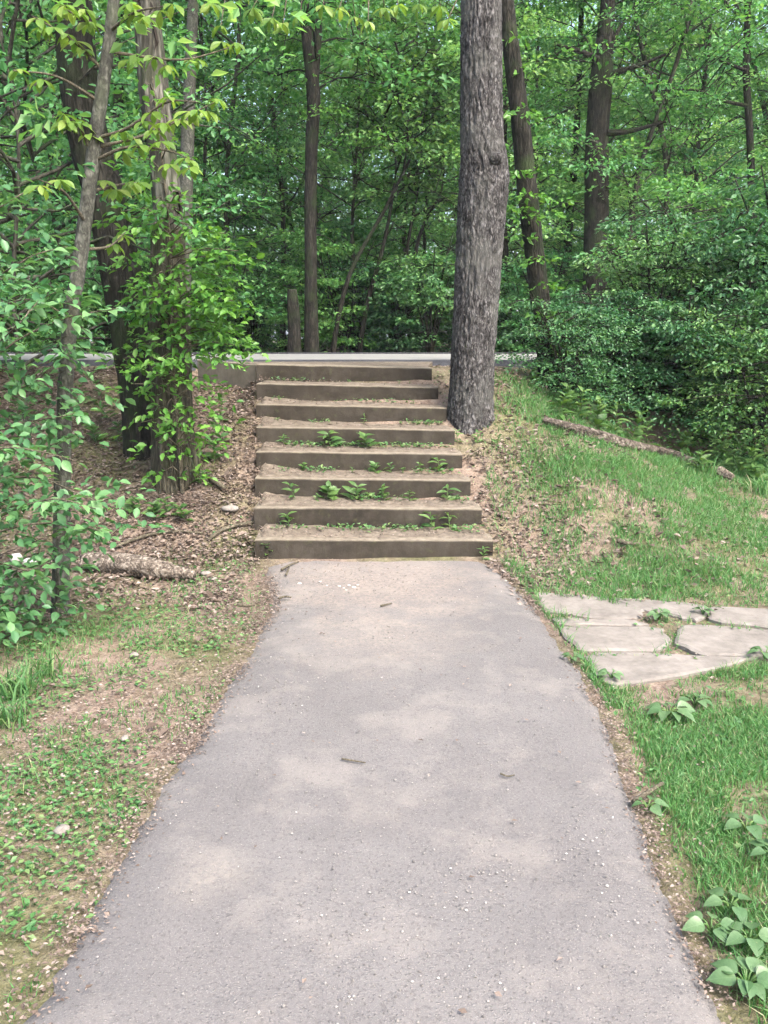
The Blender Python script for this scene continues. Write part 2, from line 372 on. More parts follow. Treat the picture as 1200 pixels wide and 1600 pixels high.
q = np.stack([i * nc + j, i * nc + j + 1, (i + 1) * nc + j + 1, (i + 1) * nc + j], -1).reshape(-1, 4)
mb = MB(); mb.add(np.stack([PX, PY, PZ], -1).reshape(-1, 3), q)
n0 = mb.n; k = np.arange(len(ys) - 1); L = len(ys)
mb.v += [lowx, hix]; mb.n += 2 * L
mb.f.append(np.stack([k * nc, (k + 1) * nc, n0 + k + 1, n0 + k], -1)); mb.f.append(np.stack([k * nc + nc - 1, n0 + L + k, n0 + L + k + 1, (k + 1) * nc + nc - 1], -1))
M['path'] = mat_path()
tag(mb.build('path', M['path'], smooth=True), 'worn pale grey asphalt footpath leading to the stairs', 'path', kind='structure')

# road on top of the bank
rx = np.concatenate([np.arange(-60, -9, 3.0), np.arange(-9, 9, .07), np.arange(9, 61, 3.0)])
near = 10.0 + (fbm(rx * 1.2, rx * 0, 51, 5) - .5) * .3; farr = 13.7 + 0 * rx
RZ = 1.395
M['road'] = mat_simple('sunlit_road_asphalt', [(.3, (.16, .158, .15)), (.7, (.24, .236, .225))], 9)
M['road_edge'] = mat_simple('shaded_asphalt_edge', [(.3, (.025, .026, .032)), (.7, (.06, .06, .066))], 18, dist=.02)  # asphalt edge tone with shade along the road put into the colour
n = len(rx); k = np.arange(n - 1)
mb = MB(); mb.add(np.vstack([np.stack([rx, near, 0 * rx + RZ - .012], -1), np.stack([rx, near + .5, 0 * rx + RZ], -1), np.stack([rx, farr, 0 * rx + RZ], -1)]),
                  np.vstack([np.stack([k, k + 1, n + k + 1, n + k], -1), np.stack([n + k, n + k + 1, 2 * n + k + 1, 2 * n + k], -1)]))
road = mb.build('road', M['road'], smooth=True); tag(road, 'pale sunlit road running across behind the stairs', 'road', kind='structure')
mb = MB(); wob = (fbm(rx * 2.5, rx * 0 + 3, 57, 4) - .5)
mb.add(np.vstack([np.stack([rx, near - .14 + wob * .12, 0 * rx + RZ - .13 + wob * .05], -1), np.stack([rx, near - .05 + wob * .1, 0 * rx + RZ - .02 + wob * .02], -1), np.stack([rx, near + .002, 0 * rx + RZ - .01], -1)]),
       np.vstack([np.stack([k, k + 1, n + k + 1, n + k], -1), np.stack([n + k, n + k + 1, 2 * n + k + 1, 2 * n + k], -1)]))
tag(mb.build('road_edge', M['road_edge'], road), 'broken asphalt edge of the road, its dark tone partly painted shade')
mb = MB()                                                      # low kerb along the far side, dark colour stands for its shadow
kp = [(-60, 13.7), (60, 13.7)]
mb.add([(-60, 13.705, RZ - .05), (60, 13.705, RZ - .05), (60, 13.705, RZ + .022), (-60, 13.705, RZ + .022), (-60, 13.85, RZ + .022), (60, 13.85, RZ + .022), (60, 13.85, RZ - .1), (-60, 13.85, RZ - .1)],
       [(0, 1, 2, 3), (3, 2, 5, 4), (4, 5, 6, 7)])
tag(mb.build('kerb', M['road_edge'], road), 'low kerb along the far side of the road, painted dark for shadow')

# ------------------------------------------------------------------ concrete stairs
M['concrete'] = mat_concrete()
M['dirt'] = mat_simple('trodden_dirt', [(.3, (.06, .048, .037)), (.5, (.11, .09, .07)), (.72, (.19, .163, .13))], 14, dist=.02)
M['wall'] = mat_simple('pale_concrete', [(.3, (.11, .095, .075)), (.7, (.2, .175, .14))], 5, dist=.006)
xs_l = [399, 398, 399, 401, 401, 401, 401, 401]; xs_r = [772, 754, 736, 723, 711, 698, 685, 675]
tops = [845, 794, 750, 707, 668, 632.6, 600.7, 571]
stairs = empty('concrete_stairs', (0, STEP_Y, 0))
tag(stairs, 'flight of eight brown stained concrete steps climbing the bank', 'stairs')
SE = []
ordw = ['first', 'second', 'third', 'fourth', 'fifth', 'sixth', 'seventh', 'eighth']
def strip_block(mb, xl, xr, yl, yr, zl, zr, depth, hgt, seed, nseg=44, bev=.006, dl=0, dr=0):
    # long block: front face with rounded nose, top, back; slightly uneven along its length
    t = np.linspace(0, 1, nseg); x = xl + (xr - xl) * t; y = yl + (yr - yl) * t; z = zl + (zr - zl) * t
    w1 = (fbm(t * 5, 0 * t, seed, 3) - .5) * .012; w2 = (fbm(t * 10, 0 * t + 5, seed, 4) - .5) * .008
    prof = [(0.004, -hgt - .05), (0.0, -hgt * .5), (0.0, -bev * 1.6), (bev * .5, -bev * .4), (bev * 1.6, 0.0), (.12, .002), (depth, .002), (depth, -hgt - .05)]
    rows = []
    for a, (dy, dz) in enumerate(prof):
        wy = w1 if a < 5 else 0; wz = w2 if 2 <= a <= 5 else 0
        rows.append(np.stack([x, y + dy + wy, z + dz + wz], -1))
    V = np.stack(rows, 0); P = len(prof); i = np.arange(P - 1)[:, None]; j = np.arange(nseg - 1)[None]
    q = np.stack([i * nseg + j, i * nseg + j + 1, (i + 1) * nseg + j + 1, (i + 1) * nseg + j], -1).reshape(-1, 4)
    base = mb.n; mb.add(V.reshape(-1, 3), q)
    mb.f.append(np.array([[base + a * nseg for a in range(P)][::-1]])); mb.f.append(np.array([[base + a * nseg + nseg - 1 for a in range(P)]]))
for k in range(8):
    y0 = STEP_Y + k * STEP_T; z0 = (k + 1) * STEP_R
    xl_ = at(xs_l[k], tops[k], y0)[0]; xr_ = at(xs_r[k], tops[k], y0)[0]
    yl_ = y0 - .03 - .01 * k * 0; yr_ = y0 + .045 - .006 * k
    zl_ = z0 + .012 + .0012 * k; zr_ = z0 - .012 - .0012 * k
    if k == 0: zl_ += .0; 
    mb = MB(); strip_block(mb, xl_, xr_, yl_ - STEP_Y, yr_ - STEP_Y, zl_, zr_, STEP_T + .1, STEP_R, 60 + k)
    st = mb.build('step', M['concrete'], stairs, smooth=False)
    SE.append((xl_, xr_, yl_, yr_, zl_, zr_))
    if k < 7:                                                  # packed dirt filling the tread behind the nose
        ns, nr = 60, 9; t = np.linspace(0.004, .996, ns); s = np.linspace(0, 1, nr)
        T, S = np.meshgrid(t, s)
        fr = .02 + .07 * fbm(T * 7, 0 * T, 80 + k)
        yy = yl_ + (yr_ - yl_) * T + fr + (STEP_T - fr + .012) * S - STEP_Y
        zz = zl_ + (zr_ - zl_) * T + .006 + .022 * S * fbm(T * 8, S * 2, 90 + k) * 1.3 + (.03 + .05 * ((k * 37) % 5) / 4) * S ** 1.5 * np.exp(-T * (5 + (k * 13) % 7)) * (.6 + .8 * fbm(T * 30, S * 3, 95 + k)) * (k < 6)
        zz = np.where(S == 0, zl_ + (zr_ - zl_) * T - .01, zz); zz = np.where((T < .01) | (T > .99), zz - .03, zz)
        i = np.arange(nr - 1)[:, None]; j = np.arange(ns - 1)[None]
        q = np.stack([i * ns + j, i * ns + j + 1, (i + 1) * ns + j + 1, (i + 1) * ns + j], -1).reshape(-1, 4)
        mb = MB(); mb.add(np.stack([xl_ + (xr_ - xl_) * T, yy, zz], -1).reshape(-1, 3), q)
        mb.build('tread_dirt', M['dirt'], st, smooth=True)
# landing slab and flared wing wall
xl_, xr_, yl_, yr_, zl_, zr_ = SE[7]
mb = MB()
a = (xl_, yl_ + .44, zl_ + .004); b = (xr_ - .02, yr_ + .44, zr_ + .004)
wing0 = np.array([xl_ - .002, yl_ + .03, zl_]); wing1 = np.array([-1.98, 9.3, zl_ + .026])
top = [a, b, (.55, 9.95, RZ - .03), (-2.05, 9.98, RZ - .03)]
mb.add([(p[0], p[1] - STEP_Y, p[2]) for p in top] + [(p[0], p[1] - STEP_Y, p[2] - .2) for p in top], [(0, 1, 2, 3), (0, 4, 5, 1), (1, 5, 6, 2), (3, 7, 4, 0)])
tri = [(wing0[0], wing0[1] + .06, wing0[2] + .001), (a[0], a[1] + .001, a[2] - .001), (-1.93, 9.36, zl_ + .012)]
mb.add([(p[0], p[1] - STEP_Y, p[2]) for p in tri], [(0, 1, 2)])
mb.build('landing', M['dirt'], stairs)
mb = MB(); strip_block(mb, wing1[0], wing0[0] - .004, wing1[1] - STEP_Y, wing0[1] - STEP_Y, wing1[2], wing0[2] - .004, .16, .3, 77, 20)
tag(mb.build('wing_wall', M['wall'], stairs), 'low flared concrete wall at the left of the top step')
def tread(k, t):                       # point on the tread of step k (0-based) at the foot of the next riser
    xl_, xr_, yl_, yr_, zl_, zr_ = SE[k]
    return np.array([xl_ + (xr_ - xl_) * t, yl_ + (yr_ - yl_) * t + STEP_T - .035, zl_ + (zr_ - zl_) * t + .012])

# ------------------------------------------------------------------ flagstones
M['flag'] = mat_simple('worn_flagstone', [(.3, (.095, .085, .075)), (.5, (.15, .135, .12)), (.72, (.21, .19, .17))], 5, .88, .014)
FL = [[(840, 924), (943, 934), (1000, 951), (992, 963), (939, 963), (858, 953)], [(949, 933), (1083, 942), (1108, 953), (1083, 966), (1062, 961), (1008, 950)],
      [(1116, 947), (1240, 953), (1240, 981), (1137, 971), (1114, 964)], [(880, 978), (1027, 980), (1043, 999), (1027, 1013), (912, 1013), (893, 996)],
      [(872, 964), (985, 968), (1010, 975), (882, 974)], [(1070, 974), (1250, 988), (1250, 1018), (1185, 1020), (1102, 1020), (1062, 1002)],
      [(917, 1020), (1030, 1021), (1095, 1026), (1180, 1024), (1119, 1041), (1020, 1058), (961, 1066), (946, 1058)]]
flag = empty('flagstone_paving', (2.0, 4.7, 0)); tag(flag, 'irregular flagstones set in the grass beside the path', 'paving', kind='structure')
for a_, poly in enumerate(FL):
    zt = .008 + .004 * (a_ % 3)
    P = np.array([at_ground0(u, v, zt) for u, v in poly]) - np.array([2.0, 4.7, 0])
    cen = P.mean(0); P = cen + (P - cen) * (1 + .03 / np.linalg.norm(P - cen, axis=1, keepdims=True)); Q = []
    for i_ in range(len(P)):
        p, q_ = P[i_], P[(i_ + 1) % len(P)]
        for t in (0.12, .38, .62, .88): Q.append(p + (q_ - p) * t + np.append(RS.normal(0, .006, 2), 0))
    Q = np.array(Q); n_ = len(Q); d = Q - cen
    inn = cen + d * (1 - .018 / np.maximum(np.linalg.norm(d, axis=1, keepdims=True), .05)); inn[:, 2] = zt + RS.normal(0, .0015, n_)
    mid = Q.copy(); mid[:, 2] = zt - .008; low = Q.copy(); low[:, 2] = -.06; k = np.arange(n_); k2 = (k + 1) % n_
    mb = MB(); mb.add(np.vstack([inn, mid, low]), np.vstack([np.stack([k, n_ + k, n_ + k2, k2], -1)[:, ::-1], np.stack([n_ + k, 2 * n_ + k, 2 * n_ + k2, n_ + k2], -1)[:, ::-1]]))
    mb.f.append(np.array([list(range(n_))])); mb.build('flagstone', M['flag'], flag)
FLAGPOLY = [np.array([at_ground0(u, v, .03)[:2] for u, v in p]) for p in FL]
def in_poly(px, py, poly):
    c = np.zeros(len(px), bool); n_ = len(poly)
    for a_ in range(n_):
        x1, y1 = poly[a_]; x2, y2 = poly[(a_ + 1) % n_]
        hit = ((y1 > py) != (y2 > py)) & (px < (x2 - x1) * (py - y1) / (y2 - y1 + 1e-12) + x1); c ^= hit
    return c

# ------------------------------------------------------------------ leaf templates (x along the leaf, y across, z up), length 1
KITE = (np.array([(0, 0, 0), (.42, .3, .07), (1, 0, -.08), (.42, -.3, .07)]), np.array([(0, 1, 2), (0, 2, 3)]))
def outline_leaf(ws, droop=.12, fold=.1, wave=.0):
    K = len(ws); xs = np.linspace(0, 1, K); V = []; Fq = []
    for a_, (x, w) in enumerate(zip(xs, ws)):
        z = -droop * x * x
        V += [(x, 0, z), (x, w, z + fold * w * 2 + wave * (a_ % 2)), (x, -w, z + fold * w * 2 - wave * (a_ % 2))]
    for a_ in range(K - 1):
        b_ = 3 * a_; Fq += [(b_, b_ + 3, b_ + 4, b_ + 1), (b_, b_ + 2, b_ + 5, b_ + 3)]
    return np.array(V, float), np.array(Fq)
OVATE = outline_leaf([.006, .13, .22, .275, .29, .27, .215, .13, .05, .003], .18, .22)
LITE = outline_leaf([.004, .24, .25, .004], .12, .22)
LANCE = outline_leaf([.01, .09, .15, .17, .15, .09, .005], .35, .3)
LEAFLET = outline_leaf([.005, .06, .14, .2, .22, .16, .005], .3, .25)
LOBED = outline_leaf([.01, .2, .17, .32, .2, .22, .1, .003], .15, .2, .01)
BROAD = outline_leaf([.05, .2, .3, .355, .37, .36, .345, .315, .28, .235, .185, .12, .05, .003], .35, .16, .012)

def leaf_batch(mb, tpl, P, D, Nn, S):
    P = np.asarray(P, float); n = len(P)
    if n == 0: return
    d = unit(D); nn = Nn - d * (Nn * d).sum(-1, keepdims=True); nn = unit(nn + 1e-6); s = np.cross(nn, d)
    tv, tf = tpl; S = np.broadcast_to(np.asarray(S, float), (n,))
    V = P[:, None] + S[:, None, None] * (tv[None, :, 0, None] * d[:, None] + tv[None, :, 1, None] * s[:, None] + tv[None, :, 2, None] * nn[:, None])
    Fc = (tf[None] + (np.arange(n) * len(tv))[:, None, None]).reshape(-1, tf.shape[1])
    mb.add(V.reshape(-1, 3), Fc)

from mathutils import Matrix
_tplmesh = {}
def leaf_mesh(tpl, key, mat):
    if (key, mat) not in _tplmesh:
        mb = MB(); mb.add(tpl[0], tpl[1]); _tplmesh[(key, mat)] = mb.mesh('leaf', M[mat], True)
    return _tplmesh[(key, mat)]
def leaf_obj(parent, me, P, D, Nn, size, org=(0, 0, 0)):
    d = unit(np.asarray(D)); nn = np.asarray(Nn, float) - d * np.dot(Nn, d); nn = unit(nn); s = np.cross(nn, d)
    o = bpy.data.objects.new('leaf', me); COL.objects.link(o); o.parent = parent
    P = np.asarray(P) - np.asarray(org)
    m = Matrix(((d[0] * size, s[0] * size, nn[0] * size, P[0]), (d[1] * size, s[1] * size, nn[1] * size, P[1]), (d[2] * size, s[2] * size, nn[2] * size, P[2]), (0, 0, 0, 1)))
    o.matrix_local = m
    return o

def spray_leaves(rs, c, out_dir, Rr, n, tilt=.55, droop=.35, flat=.1):
    """leaves of one layered spray: positions, directions, normals"""
    a = rs.uniform(0, 2 * np.pi, n); r = Rr * np.sqrt(rs.uniform(0.02, 1, n))
    off = np.stack([r * np.cos(a), r * np.sin(a), rs.normal(0, flat * Rr, n) - droop * r * r / max(Rr, .01) * .6], -1)
    P = c + off + np.asarray(out_dir) * Rr * .3
    D = unit(np.stack([np.cos(a), np.sin(a), rs.normal(-.25, .3, n)], -1) + .6 * np.asarray(out_dir) + rs.normal(0, .45, (n, 3)))
    Nn = unit(np.stack([rs.normal(0, tilt, n), rs.normal(-.12, tilt, n), np.ones(n)], -1))
    return P, D, Nn

def tree_parts(seed, h, r0, z0, cr, nlimb, nsub, nleaf, lsize, top_pts=None, bark='bark_dark', leaf='canopy', seg=10, spray=.55, shape=1.0, tpl=None):
    """trunk + limbs and a crown of sprays; returns (trunk mesh, branch mesh, crown mesh)"""
    rs = np.random.RandomState(seed)
    if top_pts is None:
        w = rs.normal(0, .035 * h, (3, 2)); top_pts = [(0, 0, 0), (w[0, 0] * .4, w[0, 1] * .4, h * .33), (w[1, 0], w[1, 1], h * .66), (w[2, 0], w[2, 1], h)]
    tp = spline(top_pts, 26); zz = tp[:, 2]; hh = zz[-1]
    rad = r0 * (np.clip(1 - .8 * (zz / hh), .1, 1)) * (1 + .55 * np.exp(-zz / (r0 * 1.6)))
    tm = MB(); tube(tm, tp, rad, seg, True, .1, seed, .08)
    bm = MB(); lm = MB()
    for k in range(nlimb):
        f = z0 / hh + (1 - z0 / hh) * ((k + rs.uniform(0, 1)) / nlimb) ** shape
        f = min(f, .97); ix = f * (len(tp) - 1); i0 = int(ix); p0 = tp[i0] + (tp[min(i0 + 1, len(tp) - 1)] - tp[i0]) * (ix - i0)
        az = k * 2.399 + rs.uniform(-.5, .5); g = (f - z0 / hh) / (1 - z0 / hh)
        ln = cr * (0.45 + .75 * math.sin(math.pi * (.2 + .75 * g))) * rs.uniform(.7, 1.15)
        el = R(rs.uniform(5, 30) + 35 * g)
        d = np.array([math.cos(az) * math.cos(el), math.sin(az) * math.cos(el), math.sin(el)])
        pts = [p0, p0 + d * ln * .35 + rs.normal(0, .05 * ln, 3), p0 + d * ln * .7 + rs.normal(0, .07 * ln, 3), p0 + d * ln + np.array([0, 0, -.12 * ln])]
        bp = spline(pts, 8); br = max(r0 * .32 * (1 - .6 * f), .02)
        tube(bm, bp, np.linspace(br, .008, 8), 5, False)
        for s_ in range(nsub):
            q_ = bp[min(7, int(2 + 6 * (s_ + rs.uniform(0, 1)) / nsub))]
            a2 = az + rs.uniform(-1.4, 1.4); d2 = np.array([math.cos(a2), math.sin(a2), rs.uniform(-.15, .5)])
            l2 = ln * rs.uniform(.15, .5); e = q_ + d2 * l2
            tube(bm, [q_, (q_ + e) / 2 + rs.normal(0, .03, 3), e], [.012, .009, .005], 4, False)
            P, D, Nn = spray_leaves(rs, e, d2 * .5, spray * rs.uniform(.6, 1.25), int(nleaf * rs.uniform(.6, 1.3)))
            leaf_batch(lm, tpl or KITE, P, D, Nn, lsize * rs.uniform(.7, 1.25, len(P)))
    return tm.mesh('trunk', M[bark], True), bm.mesh('branches', M[bark], True), lm.mesh('crown', M[leaf])
def tree_obj(name, parts, loc, rz=0, sc=1):
    t = empty(name, loc, rz, sc)
    obj('trunk', parts[0], t); obj('branches', parts[1], t); obj('crown', parts[2], t)
    return t
def shrub_parts(seed, h, rad, nstem, nspray, nleaf, lsize, leaf='under', spray=.3, tpl=None):
    rs = np.random.RandomState(seed); sm = MB(); lm = MB(); ends = []
    for k in range(nstem):
        az = k * 2.4 + rs.uniform(-.4, .4); ln = h * rs.uniform(.7, 1.05)
        e = np.array([math.cos(az) * rad * rs.uniform(.3, .8), math.sin(az) * rad * rs.uniform(.3, .8), ln])
        pts = spline([(0, 0, -.1), e * np.array([.25, .25, .4]), e * np.array([.6, .6, .75]), e], 10)
        tube(sm, pts, np.linspace(.022, .006, 10), 5, False); ends.append(pts)
    for k in range(nspray):
        st = ends[k % nstem]; t = .12 + .88 * rs.uniform(0, 1) ** .9; p = st[int(t * 9)]
        az = rs.uniform(0, 2 * np.pi); d = np.array([math.cos(az), math.sin(az), rs.uniform(-.2, .35)]); ln = rad * rs.uniform(.2, .75) * (1.25 - .5 * t) * (1.7 if k % 6 == 0 else 1)
        e = p + d * ln; e[2] = max(e[2] - .35 * (k % 3 == 0) * ln, .1)
        tube(sm, [p, (p + e) / 2 + (0, 0, .05), e], [.009, .007, .004], 4, False)
        P, D, Nn = spray_leaves(rs, e, d * .6, spray * rs.uniform(.6, 1.3), int(nleaf * rs.uniform(.6, 1.3)), .5, .5, .12)
        P[:, 2] = np.maximum(P[:, 2], .03)
        leaf_batch(lm, tpl or KITE, P, D, Nn, lsize * rs.uniform(.65, 1.25, len(P)))
    return sm.mesh('stems', M['bark_dark'], True), lm.mesh('foliage', M[leaf])
def shrub_obj(name, parts, loc, rz=0, sc=1):
    t = empty(name, loc, rz, sc); obj('stems', parts[0], t); obj('foliage', parts[1], t); return t

# ------------------------------------------------------------------ the wood beyond the road
def gz(x, y): return float(H(x, y, False))
canA = [tree_parts(100 + s, 17 + 2 * s, .13 + .02 * s, 1.0 + s * .4, 3.4, 36, 5, 48, .165, leaf=['canopy_light', 'canopy', 'canopy_light', 'canopy_light'][s], spray=.85, bark='bark_far') for s in range(4)]
undA = [tree_parts(200 + s, 7.5 + s, .05 + .008 * s, .6, 2.2, 28, 5, 92, .1, leaf=['canopy_light', 'canopy', 'canopy_light', 'canopy'][s], spray=.6, seg=7, bark='bark_far') for s in range(4)]
shrA = [shrub_parts(300 + s, 2.2, 1.15, 9, 66, 70, .085, ['under', 'canopy', 'under'][s]) for s in range(3)]
rs = np.random.RandomState(5)
FARLAB = 'tall leafy tree in the dense wood beyond the road'
for rank, (d0, d1, n_, half) in enumerate([(19, 26, 11, 15), (27, 38, 16, 21), (40, 56, 26, 31), (60, 85, 28, 44)]):
    for k in range(n_):
        x = -half + 2 * half * (k + rs.uniform(.1, .9)) / n_; y = rs.uniform(d0, d1)
        o = tree_obj('forest_tree', canA[rs.randint(4)], (x, y, gz(x, y) - .1), rs.uniform(0, 6.28), rs.uniform(.8, 1.15) * (.56, .72, .95, 1.35)[rank])
        tag(o, FARLAB, 'tree', 'trees of the wood beyond the road')
for k in range(64):
    k2 = k if k < 32 else k - 32; nn_ = 32; hw = 13 if k < 32 else 20
    x = -hw + 2 * hw * (k2 + rs.uniform(.1, .9)) / nn_; y = rs.uniform(15.6, 21) if k < 32 else rs.uniform(22, 34)
    o = tree_obj('understory_tree', undA[rs.randint(4)], (x, y, gz(x, y) - .05), rs.uniform(0, 6.28), rs.uniform(.75, 1.15))
    tag(o, 'slim leafy understory tree in the wood beyond the road', 'tree', 'understory trees beyond the road')
for k in range(56):
    k2 = k if k < 34 else k - 34; nn_ = 34 if k < 34 else 22; hw = 11 if k < 34 else 15
    x = -hw + 2 * hw * (k2 + rs.uniform(.1, .9)) / nn_; y = rs.uniform(14.9, 17.0) if k < 34 else rs.uniform(18, 26)
    o = shrub_obj('thicket_shrub', shrA[rs.randint(3)], (x, y, gz(x, y) - .05), rs.uniform(0, 6.28), rs.uniform(.55, 1.05) * (1 if k < 34 else 1.4))
    tag(o, 'dark leafy shrub in the thicket along the far side of the road', 'shrub', 'thicket shrubs along the far side of the road')

for k in range(18):
    x = -20 + 40 * (k + rs.uniform(.1, .9)) / 18; y = rs.uniform(29, 40)
    o = shrub_obj('forest_shrub', shrA[rs.randint(3)], (x, y, gz(x, y) - .05), rs.uniform(0, 6.28), rs.uniform(1.7, 2.3))
    tag(o, 'dim leafy shrub deep in the wood behind the roadside thicket', 'shrub', 'shrubs deep in the wood')

def pix_trunk(pts, D, r_px):           # trunk centreline given in the photo's pixels at distance D
    P = np.array([at(u, v, D) for u, v in pts]); rad = np.array(r_px) / F_PX * D * (.86 if D > 9 else 1.0)
    return P, rad
def custom_tree(name, pts, D, r_px, label, bark='bark_dark', crown=None, seg=14, lump=.08, n=40, base=None, group=None, seed=1, dl=None):
    P, rad = pix_trunk(pts, D, r_px)
    if dl is not None: P[:, 1] += np.array(dl)
    org = P[0].copy()
    t = empty(name, org); Q = spline(P - org, n); rr = np.interp(np.linspace(0, len(pts) - 1, n), np.arange(len(pts)), rad)
    mb = MB(); Q[0, 2] -= .3; tube(mb, Q, rr, seg, True, lump, seed, .06)
    tr = mb.build('trunk', M[bark], t, True)
    tag(t, label, 'tree', group); return t, Q, rr, org
def add_crown(t, seed, base, h, cr, nl, leaf='canopy', nleaf=50, lsize=.13, spray=.6, z0=0.0, bark='bark_dark', nsub=5, r0=.07):
    """limbs and crown above a custom trunk, in the tree's own coordinates"""
    pts = [(0, 0, 0), (.1, .1, h * .35), (-.1, .15, h * .7), (.1, 0, h)]
    p = tree_parts(seed, h, r0, z0, cr, nl, nsub, nleaf, lsize, pts, bark, leaf, 8, spray)
    for nm, me in zip(('upper_trunk', 'branches', 'crown'), p):
        o = obj(nm, me, t, base)

# centre tree, broken snag beside it, thin stems
t, Q, rr, org = custom_tree('forest_tree', [(487, 556), (486, 450), (485, 330), (487, 220), (490, 150), (478, 40), (470, -80)], 14.9, [14, 11, 10.5, 11, 12, 9, 7], 'dark slender forest tree just beyond the road, straight above the stairs', seed=21)
add_crown(t, 401, Q[25], 5.0, 1.7, 20, 'canopy', 40, .13, .6)
t, Q, rr, org = custom_tree('broken_snag', [(461, 556), (460, 520), (458, 480), (457, 452)], 14.8, [13, 11, 11, 8], 'short broken dark tree stump standing left of the slender tree', bark='bark_dark', lump=.25, seed=22); t['category'] = 'stump'
for k, (pts, lab) in enumerate([([(520, 556), (528, 500), (550, 420), (600, 330), (640, 250)], 'thin stem leaning right from the thicket behind the stairs'),
                                ([(560, 556), (575, 470), (600, 380), (615, 300)], 'thin dark stem in the thicket, left of the forked stems'),
                                ([(620, 556), (622, 480), (636, 390), (648, 320)], 'thin upright stem in the thicket above the right end of the steps'),
                                ([(640, 556), (640, 470), (655, 370), (690, 300)], 'thin stem nearest the grey trunk in the thicket')]):
    t, Q, rr, org = custom_tree('thin_sapling', pts, 15.2 + .3 * k, list(np.linspace(5, 2.5, len(pts))), lab, seg=7, n=16, seed=30 + k)
    add_crown(t, 420 + k, Q[-1] * .9, 2.2, 1.0, 9, 'under', 30, .1, .4, r0=.018)
# right-hand trees
t, Q, rr, org = custom_tree('vine_clad_tree', [(858, 590), (852, 540), (838, 420), (824, 300), (812, 180), (798, 70), (788, -30), (775, -150)], 9.4, [19, 17, 17, 17, 16, 14, 12, 10], 'dark leaning tree with climbing leaves right of the grey trunk', seed=41)
add_crown(t, 441, Q[-1], 4, 2.2, 10, 'canopy', 34, .12, .6)
lm = MB(); rs2 = np.random.RandomState(3)
for k in range(26):
    c = Q[rs2.randint(2, 30)] + np.array([rs2.normal(0, .14), -.12 - rs2.uniform(0, .12), rs2.normal(0, .05)])
    P, D, Nn = spray_leaves(rs2, c, np.array([0, -.4, 0]), .16, 22); leaf_batch(lm, KITE, P, D, Nn, .075 * rs2.uniform(.7, 1.2, len(P)))
tag(lm.build('climbing_leaves', M['vine_mass'], t), kind='stuff')
t, Q, rr, org = custom_tree('forest_tree', [(932, 556), (930, 440), (932, 330), (933, 220), (940, 120), (946, 60), (950, 0), (955, -120)], 15.0, [24, 21, 21, 20, 19, 15, 12, 9], 'thick dark forest tree with side limbs, among the right-hand foliage', seed=43)
add_crown(t, 443, Q[-1], 3.5, 2.4, 12, 'canopy_light', 40, .13, .6)
for pts in ([(945, 118), (990, 105), (1040, 85)], [(948, 208), (985, 205), (1040, 190)], [(938, 95), (905, 80), (870, 70)], [(942, 130), (960, 60), (985, 20)]):
    mb = MB(); tube(mb, spline(np.array([at(u, v, 14.9) for u, v in pts]) - org, 10), np.linspace(.06, .02, 10), 6, False); mb.build('limb', M['bark_dark'], t, True)
t, Q, rr, org = custom_tree('forest_tree', [(1185, 556), (1182, 420), (1176, 330), (1172, 220), (1166, 110), (1168, 20), (1165, -80)], 15.4, [8, 7, 7, 6, 6, 5, 4], 'slim dark tree near the right edge of the picture', seed=45)
add_crown(t, 445, Q[-1], 4, 2.6, 16, 'canopy_light', 45, .13, .6)
for pts in ([(1168, 165), (1120, 155), (1085, 140), (1030, 142)], [(1165, 110), (1135, 98), (1100, 85)]):
    mb = MB(); tube(mb, spline(np.array([at(u, v, 15.3) for u, v in pts]) - org, 10), np.linspace(.035, .012, 10), 5, False); mb.build('limb', M['bark_dark'], t, True)
t, Q, rr, org = custom_tree('forest_tree', [(888, 556), (886, 430), (890, 340), (898, 250), (905, 120), (910, -30)], 18.0, [8, 7.5, 7, 6, 5, 4], 'slender dark tree between the two larger right-hand trunks', seed=46)
t, Q, rr, org = custom_tree('forest_tree', [(785, 556), (788, 430), (783, 330), (785, 200), (790, 50), (790, -60)], 16.5, [10, 9, 9, 8, 8, 7], 'dark tree mostly hidden behind the grey knotted trunk', seed=47)
t, Q, rr, org = custom_tree('forest_tree', [(85, 556), (84, 400), (82, 250), (86, 140), (80, 0), (80, -100)], 17.5, [9, 8, 8, 8, 7, 6], 'slim grey tree far behind the sapling at the left', seed=48)
t, Q, rr, org = custom_tree('forest_tree', [(178, 556), (182, 400), (183, 250), (186, 120), (188, -60)], 16.5, [10, 9, 9, 8, 7], 'dark tree in the gap between sapling and vine-covered trunk', seed=49)
t, Q, rr, org = custom_tree('forest_tree', [(285, 556), (288, 420), (290, 330), (292, 250), (297, 120), (302, 0), (304, -90)], 12.0 + 2.6, [13, 12, 12, 12, 10, 9, 8], 'grey forest tree just right of the peeling trunk', bark='bark_sap', seed=50)
add_crown(t, 450, Q[-1], 3.5, 2.2, 10, 'canopy', 40, .13, .6)

